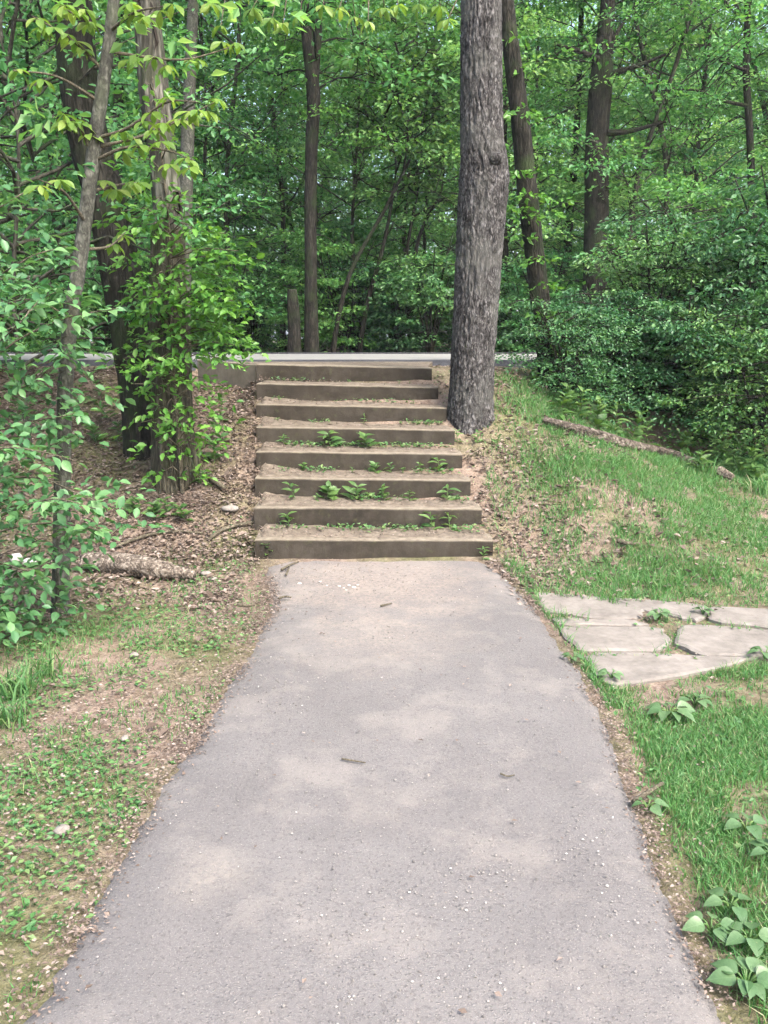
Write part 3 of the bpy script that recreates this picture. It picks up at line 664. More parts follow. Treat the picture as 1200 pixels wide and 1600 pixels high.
# shrubs on the near side of the road, right
shrN = [shrub_parts(330 + s, 1.9, 1.05, 10, 120, 70, .056, ['under', 'under', 'under'][s], .26, LITE) for s in range(3)]
labs = ['dark shrub at the upper end of the fallen log, beside the leaning tree', 'dark shrub behind the upper half of the fallen log', 'broad dark shrub behind the middle of the fallen log', 'dark shrub behind the lower half of the fallen log',
        'dark shrub behind the rotten log piece', 'leafy shrub at the right edge of the grass slope', 'large shrub half out of frame at the right, above the grass', 'taller shrub in the second row, behind the middle of the log',
        'taller shrub in the second row, behind the lower end of the log', 'tallest shrub in the second row, near the right picture edge', 'big shrub beyond the right picture edge']
for k, (u, v0_, dy, s, v) in enumerate([(884, 636, .4, .62, 0), (945, 652, .45, .72, 1), (1003, 668, .42, .78, 0), (1062, 690, .42, .84, 2), (1122, 712, .4, .8, 1), (1185, 732, .35, .78, 2), (1245, 720, .6, 1.05, 0), (1010, 640, 1.0, .85, 1), (1105, 660, 1.1, 1.0, 0), (1205, 680, 1.1, 1.2, 2), (1310, 680, 1.3, 1.4, 1)]):
    x, y, _ = gp(u, v0_); y = min(y, 9.1) + dy; x = (u - 600) / F_PX * y
    o = shrub_obj('shrub', shrN[v], (x, y, gz(x, y) - .08), rs.uniform(0, 6.28), s); tag(o, labs[k], 'shrub', 'shrubs behind the fallen log')
for k, (x, y, s, v) in enumerate([(-4.6, 9.0, .8, 0), (-5.6, 8.2, 1.1, 1), (-6.6, 9.3, 1.4, 2)]):
    o = shrub_obj('shrub', shrN[v], (x, y, gz(x, y) - .05), rs.uniform(0, 6.28), s)
    tag(o, ['low shrub on the left bank near the road', 'dark shrub on the left bank at the picture edge', 'large shrub beyond the left picture edge by the road'][k], 'shrub', 'shrubs on the left bank')

# ------------------------------------------------------------------ the grey knotted trunk beside the stairs
D0 = 7.96
pts = [(734, 700), (734, 670), (735, 640), (737, 600), (739, 550), (744, 480), (748, 400), (753, 330), (756, 285), (756, 255), (753, 215), (752, 150), (752, 80), (752, 0), (752, -120), (750, -300)]
rpx = [42, 36.5, 33.5, 32, 31.5, 32, 33, 34, 35.5, 33, 29.5, 28.5, 28, 27, 26, 24]
P, rad = pix_trunk(pts, D0, rpx)
org = gp(735, 682); org[2] -= .03; P = P - org; P[0, 2] -= .28; P[0, 0] -= .01
t = empty('tree', org); tag(t, 'straight grey-barked tree with a knot, standing beside the steps', 'tree')
n = 420; Q = spline(P, n); rr = np.interp(np.linspace(0, len(pts) - 1, n), np.arange(len(pts)), rad)
seg = 150; tg = unit(np.gradient(Q, axis=0)); a = unit(np.cross(tg, np.array([0, 1.0, 0]))); b = np.cross(tg, a)
th = np.linspace(0, 2 * np.pi, seg, endpoint=False); zz = Q[:, 2][:, None] + 0 * th[None]; TH = th[None] + 0 * zz
TH2 = np.minimum(TH, 2 * np.pi - TH)
pl1 = 1 - np.abs(fbm(TH2 * 9 + fbm(TH2 * 3, zz * 4, 5) * 2.5, zz * 7, 71, 3) * 2 - 1)
pl2 = fbm(TH2 * 26, zz * 22, 73, 3)
disp = (np.clip(pl1, .35, .85) - .6) * .05 + (pl2 - .5) * .018
rad2 = rr[:, None] + disp
rad2 = rad2 * (1 + .12 * np.exp(-np.clip(zz, 0, 9) / .16) * np.cos(TH * 4 + 1))
V = Q[:, None] + rad2[..., None] * (np.cos(th)[None, :, None] * a[:, None] + np.sin(th)[None, :, None] * b[:, None])
i = np.arange(n - 1)[:, None]; j = np.arange(seg)[None]
q = np.stack([i * seg + j, i * seg + (j + 1) % seg, (i + 1) * seg + (j + 1) % seg, (i + 1) * seg + j], -1).reshape(-1, 4)
mb = MB(); mb.add(V.reshape(-1, 3), q); trunk = mb.build('trunk', M['bark_grey'], t, True)
kn = at(772, 249, D0 - .17) - org
mb = MB(); kp = spline([kn + (-.03, .12, -.02), kn + (0, .02, 0), kn + (.02, -.035, .0), kn + (.025, -.06, -.008)], 10)
tube(mb, kp, [.085, .08, .074, .066, .06, .056, .052, .045, .03, .008], 16, True, .25, 5); mb.build('knot', M['bark_grey'], trunk, True)
add_crown(t, 460, Q[-1] - (0, 0, .3), 7, 3.2, 14, 'canopy', 30, .13, .6, z0=2.0, bark='bark_grey')

# ------------------------------------------------------------------ left: peeling double trunk with vine
DL = 6.95
t = empty('double_trunk_tree', gp(275, 772)); org = np.array(t.location)
tag(t, 'big double-stemmed tree, one stem dark and one peeling, wrapped in vine', 'tree')
P, rad = pix_trunk([(276, 800), (275, 745), (272, 680), (268, 600), (265, 500), (263, 420), (262, 360)], DL, [44, 36, 33, 31, 29, 26, 24])
mb = MB(); n = 90; Ql = spline(P - org, 60); tube(mb, Ql, np.interp(np.linspace(0, 6, 60), np.arange(7), rad), 40, True, .18, 81, .1)
tag(mb.build('trunk', M['bark_mossy'], t, True), 'thick mossy foot of the peeling stem')
P, rad = pix_trunk([(263, 440), (262, 380), (262, 330), (254, 250), (244, 170), (236, 90), (230, 20), (226, -60)], DL, [22, 22, 21.5, 21, 21, 20, 19, 17])
mb = MB(); tube(mb, spline(P - org, n), np.interp(np.linspace(0, 7, n), np.arange(8), rad), 40, True, .24, 85)
tag(mb.build('dead_stem', M['bark_dead'], t, True), 'pale peeling dead stem')
P, rad = pix_trunk([(228, 770), (225, 700), (222, 640), (212, 560), (200, 480), (185, 400), (165, 310), (140, 220), (124, 140), (118, 60), (112, -20), (100, -150)], DL + .45, [34, 32, 32, 31, 31, 30, 29, 29, 28, 27, 26, 22])
mb = MB(); Qd = spline(P - org, n); tube(mb, Qd, np.interp(np.linspace(0, 11, n), np.arange(12), rad), 32, True, .12, 83, .08)
tag(mb.build('trunk', M['bark_dark'], t, True), 'dark leaning stem')
M['hollow'] = mat_simple('dark_hollow', [(.3, (.012, .01, .008)), (.7, (.035, .026, .02))], 20)
for (u, v, w, h_) in ((224, 10, .05, .09), (233, 62, .05, .16), (276, 315, .03, .07)):       # dark hollows sunk in the pale stem
    c = at(u, v, DL - .095) - org; th = np.linspace(0, 2 * np.pi, 14, endpoint=False)
    ring = np.stack([c[0] + np.cos(th) * w, 0 * th + c[1], c[2] + np.sin(th) * h_], -1); ring += RS.normal(0, .006, ring.shape)
    lip = ring + (ring - c) * .25 + (0, .03, 0)
    deep = c + (ring - c) * .5 + (0, .05, 0)
    mb = MB(); mb.add(np.vstack([lip, ring, deep]), np.vstack([np.stack([np.arange(14), (np.arange(14) + 1) % 14, 14 + (np.arange(14) + 1) % 14, 14 + np.arange(14)], -1), np.stack([14 + np.arange(14), 14 + (np.arange(14) + 1) % 14, 28 + (np.arange(14) + 1) % 14, 28 + np.arange(14)], -1)]))
    mb.f.append(np.array([list(range(28, 42))])); mb.build('hollow', M['hollow'], t)
add_crown(t, 470, Qd[-1], 5, 2.6, 12, 'canopy', 32, .13, .6, z0=.4)
# long limb above the frame with hanging young leaves
lb = spline([at(118, -40, 7.3) - org, at(260, -110, 6.6) - org, at(480, -75, 6.2) - org, at(720, -60, 5.9) - org], 24)
mb = MB(); tube(mb, lb, np.linspace(.05, .012, 24), 7, False)
hang = [(330, 5), (345, 40), (395, 12), (425, 28), (442, 36), (470, 22), (505, 8), (555, 26), (575, 33), (600, 12), (622, 8), (655, 6), (688, 10), (530, 12), (700, 30), (380, -15), (640, -20), (490, -20)]
yl = leaf_mesh(LEAFLET, 'leaflet', 'yellow'); rs3 = np.random.RandomState(8)
def palmate(parent, c, org, size, n, rs_, me, fan=1.0, down=.7):
    a0 = rs_.uniform(0, 6.28)
    for k in range(n):
        a_ = a0 + 6.28 * k / n + rs_.uniform(-.25, .25)
        d = np.array([math.cos(a_) * fan, math.sin(a_) * fan, -down * rs_.uniform(.4, 1.4)])
        nn = np.array([-d[0] * .2 + rs_.normal(0, .35), -d[1] * .2 - .25 + rs_.normal(0, .35), 1.0])
        leaf_obj(parent, me, c, d, nn, size * rs_.uniform(.75, 1.2), org)
for (u, v) in hang:
    Dh = 6.1 + rs3.uniform(-.3, .3); c = at(u, v, Dh); q_ = lb[np.argmin(np.linalg.norm((lb + org - c)[:, :2], axis=1))]
    tube(mb, [q_, (q_ + c - org) / 2 + rs3.normal(0, .03, 3), c - org], [.008, .005, .003], 4, False)
    palmate(t, c, org, .085, 5, rs3, yl)
mb.build('branch', M['twig'], t, True)

# vine on the trunk
vine = empty('climbing_vine', org); tag(vine, 'bright green leafy vine climbing the left double trunk', 'vine')
vm = leaf_mesh(LOBED, 'lobed', 'vine'); rs4 = np.random.RandomState(14); sm = MB(); lm = MB(); cnt = 0
VC = [(230, 480, 34), (290, 440, 30), (330, 452, 26), (352, 482, 22), (300, 500, 34), (250, 522, 30), (340, 535, 26), (215, 540, 26), (330, 392, 24), (356, 402, 18), (282, 380, 26), (300, 352, 20), (250, 600, 30), (298, 622, 32),
      (236, 640, 24), (270, 660, 34), (312, 676, 30), (245, 690, 22), (328, 690, 20), (258, 735, 20), (300, 735, 20), (348, 432, 22), (212, 400, 26), (226, 352, 24), (192, 560, 20), (318, 350, 18), (280, 560, 34), (318, 590, 26), (205, 600, 18), (272, 470, 36),
      (240, 430, 30), (310, 545, 26), (340, 505, 24), (262, 585, 30), (372, 392, 10), (366, 540, 12), (340, 655, 14), (190, 330, 14), (240, 310, 16), (378, 540, 12), (365, 470, 16), (300, 410, 26), (355, 365, 12), (335, 610, 16), (285, 700, 20), (225, 570, 24), (255, 460, 26), (220, 660, 14), (345, 560, 16), (300, 455, 30), (325, 470, 30), (345, 455, 22), (310, 490, 30), (335, 515, 26), (360, 520, 20), (280, 520, 26), (240, 500, 26), (290, 590, 26), (305, 640, 26), (262, 630, 26), (285, 665, 24), (250, 560, 24), (230, 450, 22), (285, 420, 22), (250, 285, 14), (268, 235, 12), (240, 205, 12), (262, 330, 18), (228, 130, 10), (285, 305, 12), (215, 250, 12), (236, 160, 10)]
stem_main = spline([at(285, 770, DL - .2), at(280, 690, DL - .24), at(272, 600, DL - .24), at(268, 500, DL - .22), at(266, 400, DL - .2), at(262, 330, DL - .2), at(250, 220, DL - .18), at(238, 120, DL - .17)], 40) - org
tube(sm, stem_main, np.linspace(.018, .006, 40), 6, False)
for (u, v, nl) in VC:
    c = at(u, v, DL - .32 + rs4.uniform(-.16, .12)); q_ = stem_main[np.argmin(np.abs(stem_main[:, 2] + org[2] - c[2] + .06))]
    tube(sm, [q_, (q_ + c - org) / 2 + (0, 0, .05), c - org], [.007, .005, .003], 4, False)
    outd = unit(c - org - q_) * np.array([1, 1, .2])
    P, D, Nn = spray_leaves(rs4, c, outd * .4, .16, int(nl * (1.6 if v < 575 else .75)), .5, .8, .14)
    sz = .066 * rs4.uniform(.6, 1.25, len(P))
    for k in range(len(P)):
        if k < 4 and cnt < 298: leaf_obj(vine, vm, P[k], D[k], Nn[k], sz[k] * 1.1, org); cnt += 1
    leaf_batch(lm, LITE, P[4:] - org, D[4:], Nn[4:], sz[4:])
sm.build('stem', M['twig'], vine, True); tag(lm.build('small_leaves', M['vine_mass'], vine), kind='stuff')

yng = [tree_parts(610 + s, 4.6, .03, .9, 1.35, 26, 5, 46, .068, leaf=['canopy', 'canopy_light'][s], spray=.32, seg=7, bark='bark_far', tpl=LITE) for s in range(2)]
for k, (u, Dy, sc_, lab) in enumerate([(45, 7.3, .9, 'leafy young tree on the left bank, behind the sapling'), (110, 8.6, .95, 'leafy young tree in front of the dark leaning stem'), (-40, 8.2, 1.1, 'young tree at the left picture edge, near the road')]):
    x = (u - 600) / F_PX * Dy; o = tree_obj('young_tree', yng[k % 2], (x, Dy, gz(x, Dy) - .05), 1.7 * k, sc_); tag(o, lab, 'tree')

# ------------------------------------------------------------------ left sapling
DS = 4.95
org = gp(95, 958); sap = empty('sapling', org); tag(sap, 'slender leaning sapling with yellow-green leaves at the left', 'tree')
P, rad = pix_trunk([(94, 972), (95, 930), (97, 800), (100, 660), (108, 520), (128, 385), (150, 210), (166, 100), (178, 0), (192, -120), (205, -300)], DS, [15.5, 14, 13, 12, 11.5, 11, 10, 9, 8, 7, 5])
mb = MB(); n = 80; Qs = spline(P - org, n); tube(mb, Qs, np.interp(np.linspace(0, 10, n), np.arange(11), rad), 24, True, .06, 91, .05)
tr = mb.build('trunk', M['bark_sap'], sap, True)
mb = MB()
SB = [[(165, 80), (220, 88), (290, 93), (367, 72)], [(155, 215), (200, 200), (260, 160), (310, 160)], [(152, 230), (215, 215), (275, 190), (335, 160)], [(160, 45), (130, 30), (95, 10)], [(145, 245), (120, 190), (100, 195)], [(162, 110), (110, 60), (50, 25)],
      [(150, 250), (200, 230), (260, 235), (300, 250)], [(135, 350), (100, 300), (60, 280)], [(132, 390), (170, 385), (196, 363)], [(170, 50), (210, 20), (255, 10)], [(158, 160), (90, 120), (20, 110)], [(140, 300), (180, 290), (215, 285)]]
rs5 = np.random.RandomState(4); cnt = 0
for bi, br in enumerate(SB):
    dd = np.linspace(0, rs5.uniform(-.5, .35), len(br)); B = spline([at(u, v, DS + d_) for (u, v), d_ in zip(br, dd)], 12) - org
    tube(mb, B, np.linspace(.011, .003, 12), 5, False)
    for k in ([11, 10, 8, 6, 5, 3] if bi not in (8, 10, 7) else [11, 8]):
        c = B[k] + org + rs5.normal(0, .02, 3)
        palmate(sap, c, org, .082, 5, rs5, yl, 1.0, .5); cnt += 5
mb.build('branch', M['twig'], sap, True)
lm = MB()                                                      # crown above the frame
for k in range(40):
    c = Qs[-1] + rs5.normal(0, .55, 3) + (0.1, 0, .1); P, D, Nn = spray_leaves(rs5, c, np.zeros(3), .3, 22); leaf_batch(lm, KITE, P, D, Nn, .09 * rs5.uniform(.7, 1.2, len(P)))
lm.build('crown', M['canopy_light'], sap)

# ------------------------------------------------------------------ near leafy shrub at the left edge
org = np.array(list(at_ground0(-75, 1010)[:2]) + [0.0]); bush = empty('leafy_shrub', org); tag(bush, 'leafy bluish-green shrub reaching in from the left edge around the sapling', 'shrub')
om = leaf_mesh(OVATE, 'ovate', 'shrub_near'); rs6 = np.random.RandomState(77); sm = MB(); cnt = 0
root = np.array([0, 0, -.05])
BB = [([(-60, 600), (30, 530), (110, 495), (185, 482)], 4.6, 22), ([(-60, 760), (50, 745), (130, 775), (195, 800)], 4.5, 24), ([(-60, 690), (40, 660), (100, 650), (135, 640)], 4.65, 20), ([(-60, 850), (40, 820), (110, 820), (160, 830)], 4.4, 22),
      ([(-60, 930), (20, 925), (70, 940), (115, 950)], 4.55, 16), ([(-60, 470), (0, 430), (50, 400), (105, 385)], 4.7, 18), ([(-60, 800), (30, 790), (90, 780), (150, 795)], 4.3, 22), ([(-60, 980), (-10, 975), (30, 985), (60, 1000)], 4.3, 14),
      ([(-60, 560), (-10, 540), (30, 505), (60, 470)], 4.5, 16), ([(-60, 640), (0, 610), (50, 600), (90, 560)], 4.75, 16), ([(-60, 880), (0, 880), (50, 890), (100, 860)], 4.45, 16), ([(-60, 720), (0, 700), (60, 705), (120, 720)], 4.4, 18),
      ([(-60, 360), (-10, 330), (40, 300), (70, 290)], 4.8, 12), ([(-60, 900), (-10, 940), (20, 960), (45, 955)], 4.2, 12), ([(-60, 520), (0, 480), (60, 470), (140, 520)], 4.85, 16)]
for (br, Db, nl) in BB:
    B = spline([at(u, v, Db + .12 * i_ * rs6.uniform(-1, 1)) for i_, (u, v) in enumerate(br)], 14) - org
    tube(sm, spline([root, root * .5 + B[0] * .5 + (0, 0, .05), B[0]], 8), np.linspace(.012, .008, 8), 5, False)
    tube(sm, B, np.linspace(.007, .002, 14), 4, False)
    for k in range(nl):
        t_ = .12 + .88 * (k + rs6.uniform(0, .8)) / nl; q_ = B[min(13, int(t_ * 13))]; tg_ = unit(B[min(13, int(t_ * 13) + 1)] - B[max(0, int(t_ * 13) - 1)])
        side = np.cross(tg_, [0, 0, 1]) * (1 if k % 2 else -1)
        d = side * rs6.uniform(.5, 1.1) + tg_ * rs6.uniform(.2, .8) + np.array([0, 0, rs6.uniform(-.7, .15)])
        if k == nl - 1: d = tg_ + np.array([0, 0, -.2])
        off = unit(d) * rs6.uniform(.01, .07); p = q_ + off
        tube(sm, [q_, p], [.0025, .0015], 3, False)
        nn = np.array([rs6.normal(0, .4), -.3 + rs6.normal(0, .4), 1.0])
        leaf_obj(bush, om, p + org, d, nn, rs6.uniform(.05, .088), org); cnt += 1
lm = MB()
for (br, Db, nl) in BB:
    for k in range(12):
        u, v = br[rs6.randint(0, 4)]; c = at(u + rs6.normal(-35, 32), v + rs6.normal(10, 34), Db + rs6.uniform(-.1, .35)); q_ = c - org
        P, D, Nn = spray_leaves(rs6, c, np.array([.3, -.2, 0]), .15, 16, .5, .6, .22)
        tube(sm, [q_ + (-.15, .02, -.06), q_], [.003, .002], 3, False)
        leaf_batch(lm, LITE, P - org, D, Nn, rs6.uniform(.04, .08, len(P)))
tag(lm.build('inner_leaves', M['shrub_mass'], bush, True), kind='stuff')
sm.build('stem', M['twig'], bush, True)

# ------------------------------------------------------------------ fallen logs, sticks, stones
def log_obj(name, pts, rads, label, seed, cat='log', mat='bark_log', seg=22, n=40, lump=.18, ends=True, group=None, caps=((0, -1),)):
    pts = np.asarray(pts, float); org = pts[0].copy(); t = empty(name, org) if ends else None
    Q = spline(pts - org, n); rr = np.interp(np.linspace(0, len(pts) - 1, n), np.arange(len(pts)), rads)
    mb = MB(); tube(mb, Q, rr, seg, True, lump, seed)
    if not ends:
        o = mb.build(name, M[mat], None, True); o.location = org; return tag(o, label, cat, group)
    mb.build('bark', M[mat], t, True)
    for e, dirn in caps:
        tg_ = unit(Q[1] - Q[0]) * -1 if e == 0 else unit(Q[-1] - Q[-2])
        mb = MB(); tube(mb, [Q[e] - tg_ * .01, Q[e] + tg_ * .006], [rr[e] * .93, rr[e] * .9], 16, True, .05, seed); mb.build('cut_end', M['endgrain'], t)
    return tag(t, label, cat, group)
M['endgrain'] = mat_simple('weathered_end_grain', [(.3, (.14, .11, .07)), (.7, (.33, .27, .2))], 30)
M['bark_oldlog'] = bark_mat('rotting_log_bark', (.018, .015, .012), (.075, .062, .05), (.2, .175, .15), 9, 1.0, dist=.02)
def lay(u, v, r): p = gp(u, v); p[2] = gz(p[0], p[1]) + r; return p
log_obj('fallen_log', [lay(132, 890, .06), lay(175, 892, .065), lay(240, 901, .065), lay(303, 910, .05)], [.066, .076, .07, .028], 'short cut log with cracked bark lying beside the sapling', 5)
# split ridges on the short log
lp = [lay(u, v, .025) for u, v in ((848, 664), (890, 676), (940, 688), (990, 700), (1040, 712), (1078, 724), (1100, 732))]
log_obj('fallen_log', lp, [.03, .056, .06, .062, .056, .064, .03], 'long fallen log lying along the top of the grass slope', 6, mat='bark_oldlog', n=70, lump=.3, caps=())
log_obj('fallen_log', [lay(1108, 737, .03), lay(1125, 744, .04), lay(1145, 750, .03)], [.03, .055, .03], 'rotten log piece just past the lower end of the long log', 8, lump=.4, caps=())
def stick(pix, r, label, lift=.01, seed=0, mat='twig'):
    P = [lay(u, v, lift) for u, v in pix]
    return log_obj('stick', P, np.linspace(r, r * .6, len(P)), label, seed, 'stick', mat, 7, 18, .15, False)
def stick_path(pix, r, label, seed=0):
    P = [at_ground0(u, v, .034) + (0, 0, r) for u, v in pix]
    return log_obj('twig', P, np.linspace(r, r * .6, len(P)), label, seed, 'twig', 'twig', 6, 12, .2, False)
stick([(180, 858), (225, 842), (270, 832), (318, 834)], .014, 'long bare stick lying above the short log', .02, 3)
stick([(325, 845), (350, 832), (395, 820), (420, 812)], .016, 'dark stick pointing towards the second step', .02, 4)
stick([(330, 752), (342, 762), (352, 768)], .03, 'short thick branch stub at the foot of the double trunk', .02, 5)
stick([(165, 845), (185, 828), (200, 822)], .009, 'small stick crossing behind the long bare stick', .015, 6)
stick([(70, 970), (90, 966), (108, 960)], .01, 'pale stick lying in front of the sapling foot', .012, 7)
stick([(190, 735), (215, 728), (230, 727)], .01, 'thin stick left of the double trunk foot', .015, 8)
stick([(110, 1062), (128, 1060), (148, 1062)], .006, 'thin pale twig on the left verge', .01, 9)
stick([(990, 1262), (1012, 1246), (1035, 1231)], .011, 'grey stick resting on the grass at the path edge, right', .02, 10)
stick([(965, 850), (980, 853), (996, 852)], .02, 'short dark stick in the grass slope', .01, 11)
stick_path([(534, 1187), (552, 1190), (571, 1193)], .0038, 'dark twig lying in the middle of the path', 12)
stick_path([(782, 1210), (793, 1214), (804, 1212)], .0035, 'small curved twig on the right half of the path', 13)
stick_path([(440, 892), (452, 885), (466, 880)], .009, 'stick leaning by the left end of the first step', 14)
stick_path([(447, 900), (450, 893), (452, 887)], .008, 'short stub beside the stick at the first step', 15)
stick_path([(595, 948), (603, 946), (612, 944)], .006, 'tiny pale stick near the top of the path', 16)
stick_path([(436, 937), (445, 934), (455, 935)], .008, 'dark twig at the left edge of the path near the stairs', 17)
stick_path([(372, 948), (385, 949), (398, 948)], .012, 'pale bark strip on the verge left of the path', 18)
M['stone'] = mat_simple('pale_stone', [(.3, (.125, .110, .095)), (.7, (.225, .205, .185))], 20)
M['chip'] = mat_simple('white_chip', [(.3, (.358, .325, .273)), (.7, (.488, .468, .429))], 30)
def stone(u, v, s, label, seed, flat=.5, mat='stone', on=None, cat='stone', name='stone'):
    rs_ = np.random.RandomState(seed); p = gp(u, v) if on is None else at_ground0(u, v, on); mb = MB()
    nl, ns = 7, 10; ph = np.linspace(-np.pi / 2, np.pi / 2, nl); th = np.linspace(0, 2 * np.pi, ns, endpoint=False)
    sx, sy = rs_.uniform(.75, 1.2, 2); V = []
    for a_ in ph:
        for b_ in th:
            k_ = 1 + .3 * (float(vnoise(3 * math.cos(b_) * math.cos(a_) + 5, 3 * math.sin(b_) * math.cos(a_) + a_ * 2, seed)) - .5)
            V.append((math.cos(a_) * math.cos(b_) * s * sx * k_, math.cos(a_) * math.sin(b_) * s * sy * k_, math.sin(a_) * s * flat * k_))
    i = np.arange(nl - 1)[:, None]; j = np.arange(ns)[None]
    mb.add(V, np.stack([i * ns + j, i * ns + (j + 1) % ns, (i + 1) * ns + (j + 1) % ns, (i + 1) * ns + j], -1).reshape(-1, 4))
    o = mb.build(name, M[mat], None, True); o.location = p + (0, 0, s * flat * .5); return tag(o, label, cat)
stone(97, 1300, .028, 'flat pale stone on the left grass verge', 1); stone(360, 797, .075, 'grey rock on the bank left of the second step', 2, .35)
stone(210, 1025, .025, 'small pale stone on the left verge below the log', 3); stone(322, 898, .035, 'small stone by the right end of the short log', 4)
stone(26, 878, .05, 'pale wood chunk among the shrub leaves, nearer the picture edge', 5, .9, 'chip', None, 'wood chunk', 'wood_chunk'); stone(46, 882, .045, 'pale wood chunk among the shrub leaves, nearer the sapling', 6, .7, 'chip', None, 'wood chunk', 'wood_chunk')
stone(195, 1155, .02, 'pale stone in the clover on the left verge', 7); stone(332, 905, .03, 'light bark chip beside the log end', 8, .3, 'stone', None, 'bark chip', 'bark_chip')
for k, (u, v, s) in enumerate([(530, 916, .012), (537, 919, .01), (545, 915, .013), (553, 918, .014), (559, 914, .008), (541, 922, .007), (500, 909, .012), (511, 915, .008), (468, 912, .014)]):
    o = stone(u, v, s, 'small white chip scattered at the top of the path below the stairs', 20 + k, .3, 'chip', .03, 'chip', 'white_chip'); o['group'] = 'white chips at the top of the path'

# ------------------------------------------------------------------ weeds
wm = leaf_mesh(LANCE, 'lance', 'weed'); wm2 = leaf_mesh(OVATE, 'ovate', 'weed'); rs7 = np.random.RandomState(9)
def weed(p, hgt, wide, label, seed, lab_group=None, me=None, n=None, name='weed'):
    rs_ = np.random.RandomState(seed); t = empty(name, p); mb = MB()
    lean = rs_.normal(0, .25, 2); top = np.array([lean[0] * hgt, lean[1] * hgt - .02, hgt * .85]); st = spline([(0, 0, -.03), top * .5 + rs_.normal(0, .006, 3), top], 8)
    tube(mb, st, np.linspace(.0035, .0015, 8), 5, False); mb.build('stem', M['weed'], t, True)
    n = n or int(rs_.uniform(4, 8) + hgt * rs_.uniform(15, 55))
    for k in range(n):
        f = (k + .6) / n; q_ = st[int(1 + f * 6)]; a_ = k * 2.4 + rs_.uniform(-.4, .4)
        d = np.array([math.cos(a_), math.sin(a_) * .8 - .15, rs_.uniform(.1, .9) - .2 + .4 * f])
        leaf_obj(t, me or (wm if seed % 3 else wm2), q_, d, np.array([0, -.3, 1.0]) + rs_.normal(0, .25, 3), wide * (1.15 - .5 * f) * rs_.uniform(.75, 1.2))
    return tag(t, label, 'weed', lab_group)
W = {0: [(225, 80), (300, 22), (340, 25), (388, 20), (730, 22), (835, 85), (910, 80)], 1: [(262, 80), (350, 28), (388, 70), (500, 72), (562, 36), (632, 66), (735, 55), (890, 76)],
     2: [(290, 40), (345, 30), (490, 32), (592, 50), (665, 58), (712, 26), (775, 45), (860, 88)], 3: [(215, 56), (262, 26), (320, 28), (405, 82), (555, 70), (640, 22), (700, 28), (750, 28), (812, 18)],
     4: [(185, 22), (540, 50), (760, 16), (808, 18)], 5: [(195, 26), (430, 12), (750, 14)], 6: [(270, 12), (480, 12), (690, 20), (730, 14)]}
for k, lst in W.items():
    xl_, xr_, yl_, yr_, zl_, zr_ = SE[k]
    for a_, (cx, h_) in enumerate(lst):
        u = 370 + .3667 * cx; yy = SE[k][2] + STEP_T; x = (u - 600) / F_PX * (yy * math.cos(PITCH) + .3); tt = (x - xl_) / (xr_ - xl_)
        p = tread(k, min(max(tt, .03), .97)); p[1] -= rs7.uniform(.0, .05); hm = h_ * .3667 / F_PX * (yy + .2)
        sz = 'tall' if h_ > 60 else 'small' if h_ < 35 else 'leafy'
        weed(p, hm * rs7.uniform(.85, 1.15), max(.032, hm * rs7.uniform(.42, .85)), f'{sz} green weed, {(ordw + ["ninth"])[a_]} from the left along the foot of the {ordw[k + 1]} step', 500 + k * 20 + a_, 'weeds growing on the stairs')
weed(gp(753, 872), .11, .06, 'weed at the right end of the lowest step', 701); weed(gp(420, 868), .12, .06, 'weed at the left end of the lowest step', 702)
weed(gp(715, 690), .12, .06, 'small weed at the foot of the grey trunk, left side', 703); weed(gp(745, 690), .12, .07, 'small weed at the foot of the grey trunk, right side', 704); weed(gp(775, 695), .1, .06, 'low weed just right of the grey trunk foot', 705)
# taller plants along the right log and the left bank
RP = [(885, 640, .25), (905, 655, .3), (930, 668, .3), (960, 678, .32), (985, 690, .3), (1010, 700, .28), (1105, 700, .42), (1130, 725, .35), (1160, 740, .3), (1060, 715, .25), (1090, 740, .22), (1185, 750, .3), (1150, 700, .4), (870, 650, .2)]
ORD = ['first', 'second', 'third', 'fourth', 'fifth', 'sixth', 'seventh', 'eighth', 'ninth', 'tenth', 'eleventh', 'twelfth', 'thirteenth', 'fourteenth', 'fifteenth', 'sixteenth']
for k, (u, v, h_) in enumerate(sorted(RP)):
    weed(gp(u, v), h_ * 1.2, .13, f'{ORD[k]} leafy plant from the left in the row along the long fallen log', 720 + k, 'plants along the fallen log', wm2 if k % 2 else wm, 16, 'leafy_plant')['category'] = 'plant'
LPn = [(175, 655, .25), (150, 690, .2), (130, 630, .25), (185, 690, .2), (345, 660, .3), (350, 690, .22), (335, 720, .2), (205, 800, .15), (240, 808, .14), (265, 805, .16), (290, 812, .14), (225, 700, .2), (60, 620, .25), (30, 650, .25), (160, 620, .2), (315, 755, .16)]
for k, (u, v, h_) in enumerate(sorted(LPn)):
    weed(gp(u, v), h_, .09, f'{ORD[k]} low green plant from the left in the leaf litter of the left bank', 760 + k, 'low plants on the left bank', wm2 if k % 2 else wm, 14, 'low_plant')['category'] = 'plant'
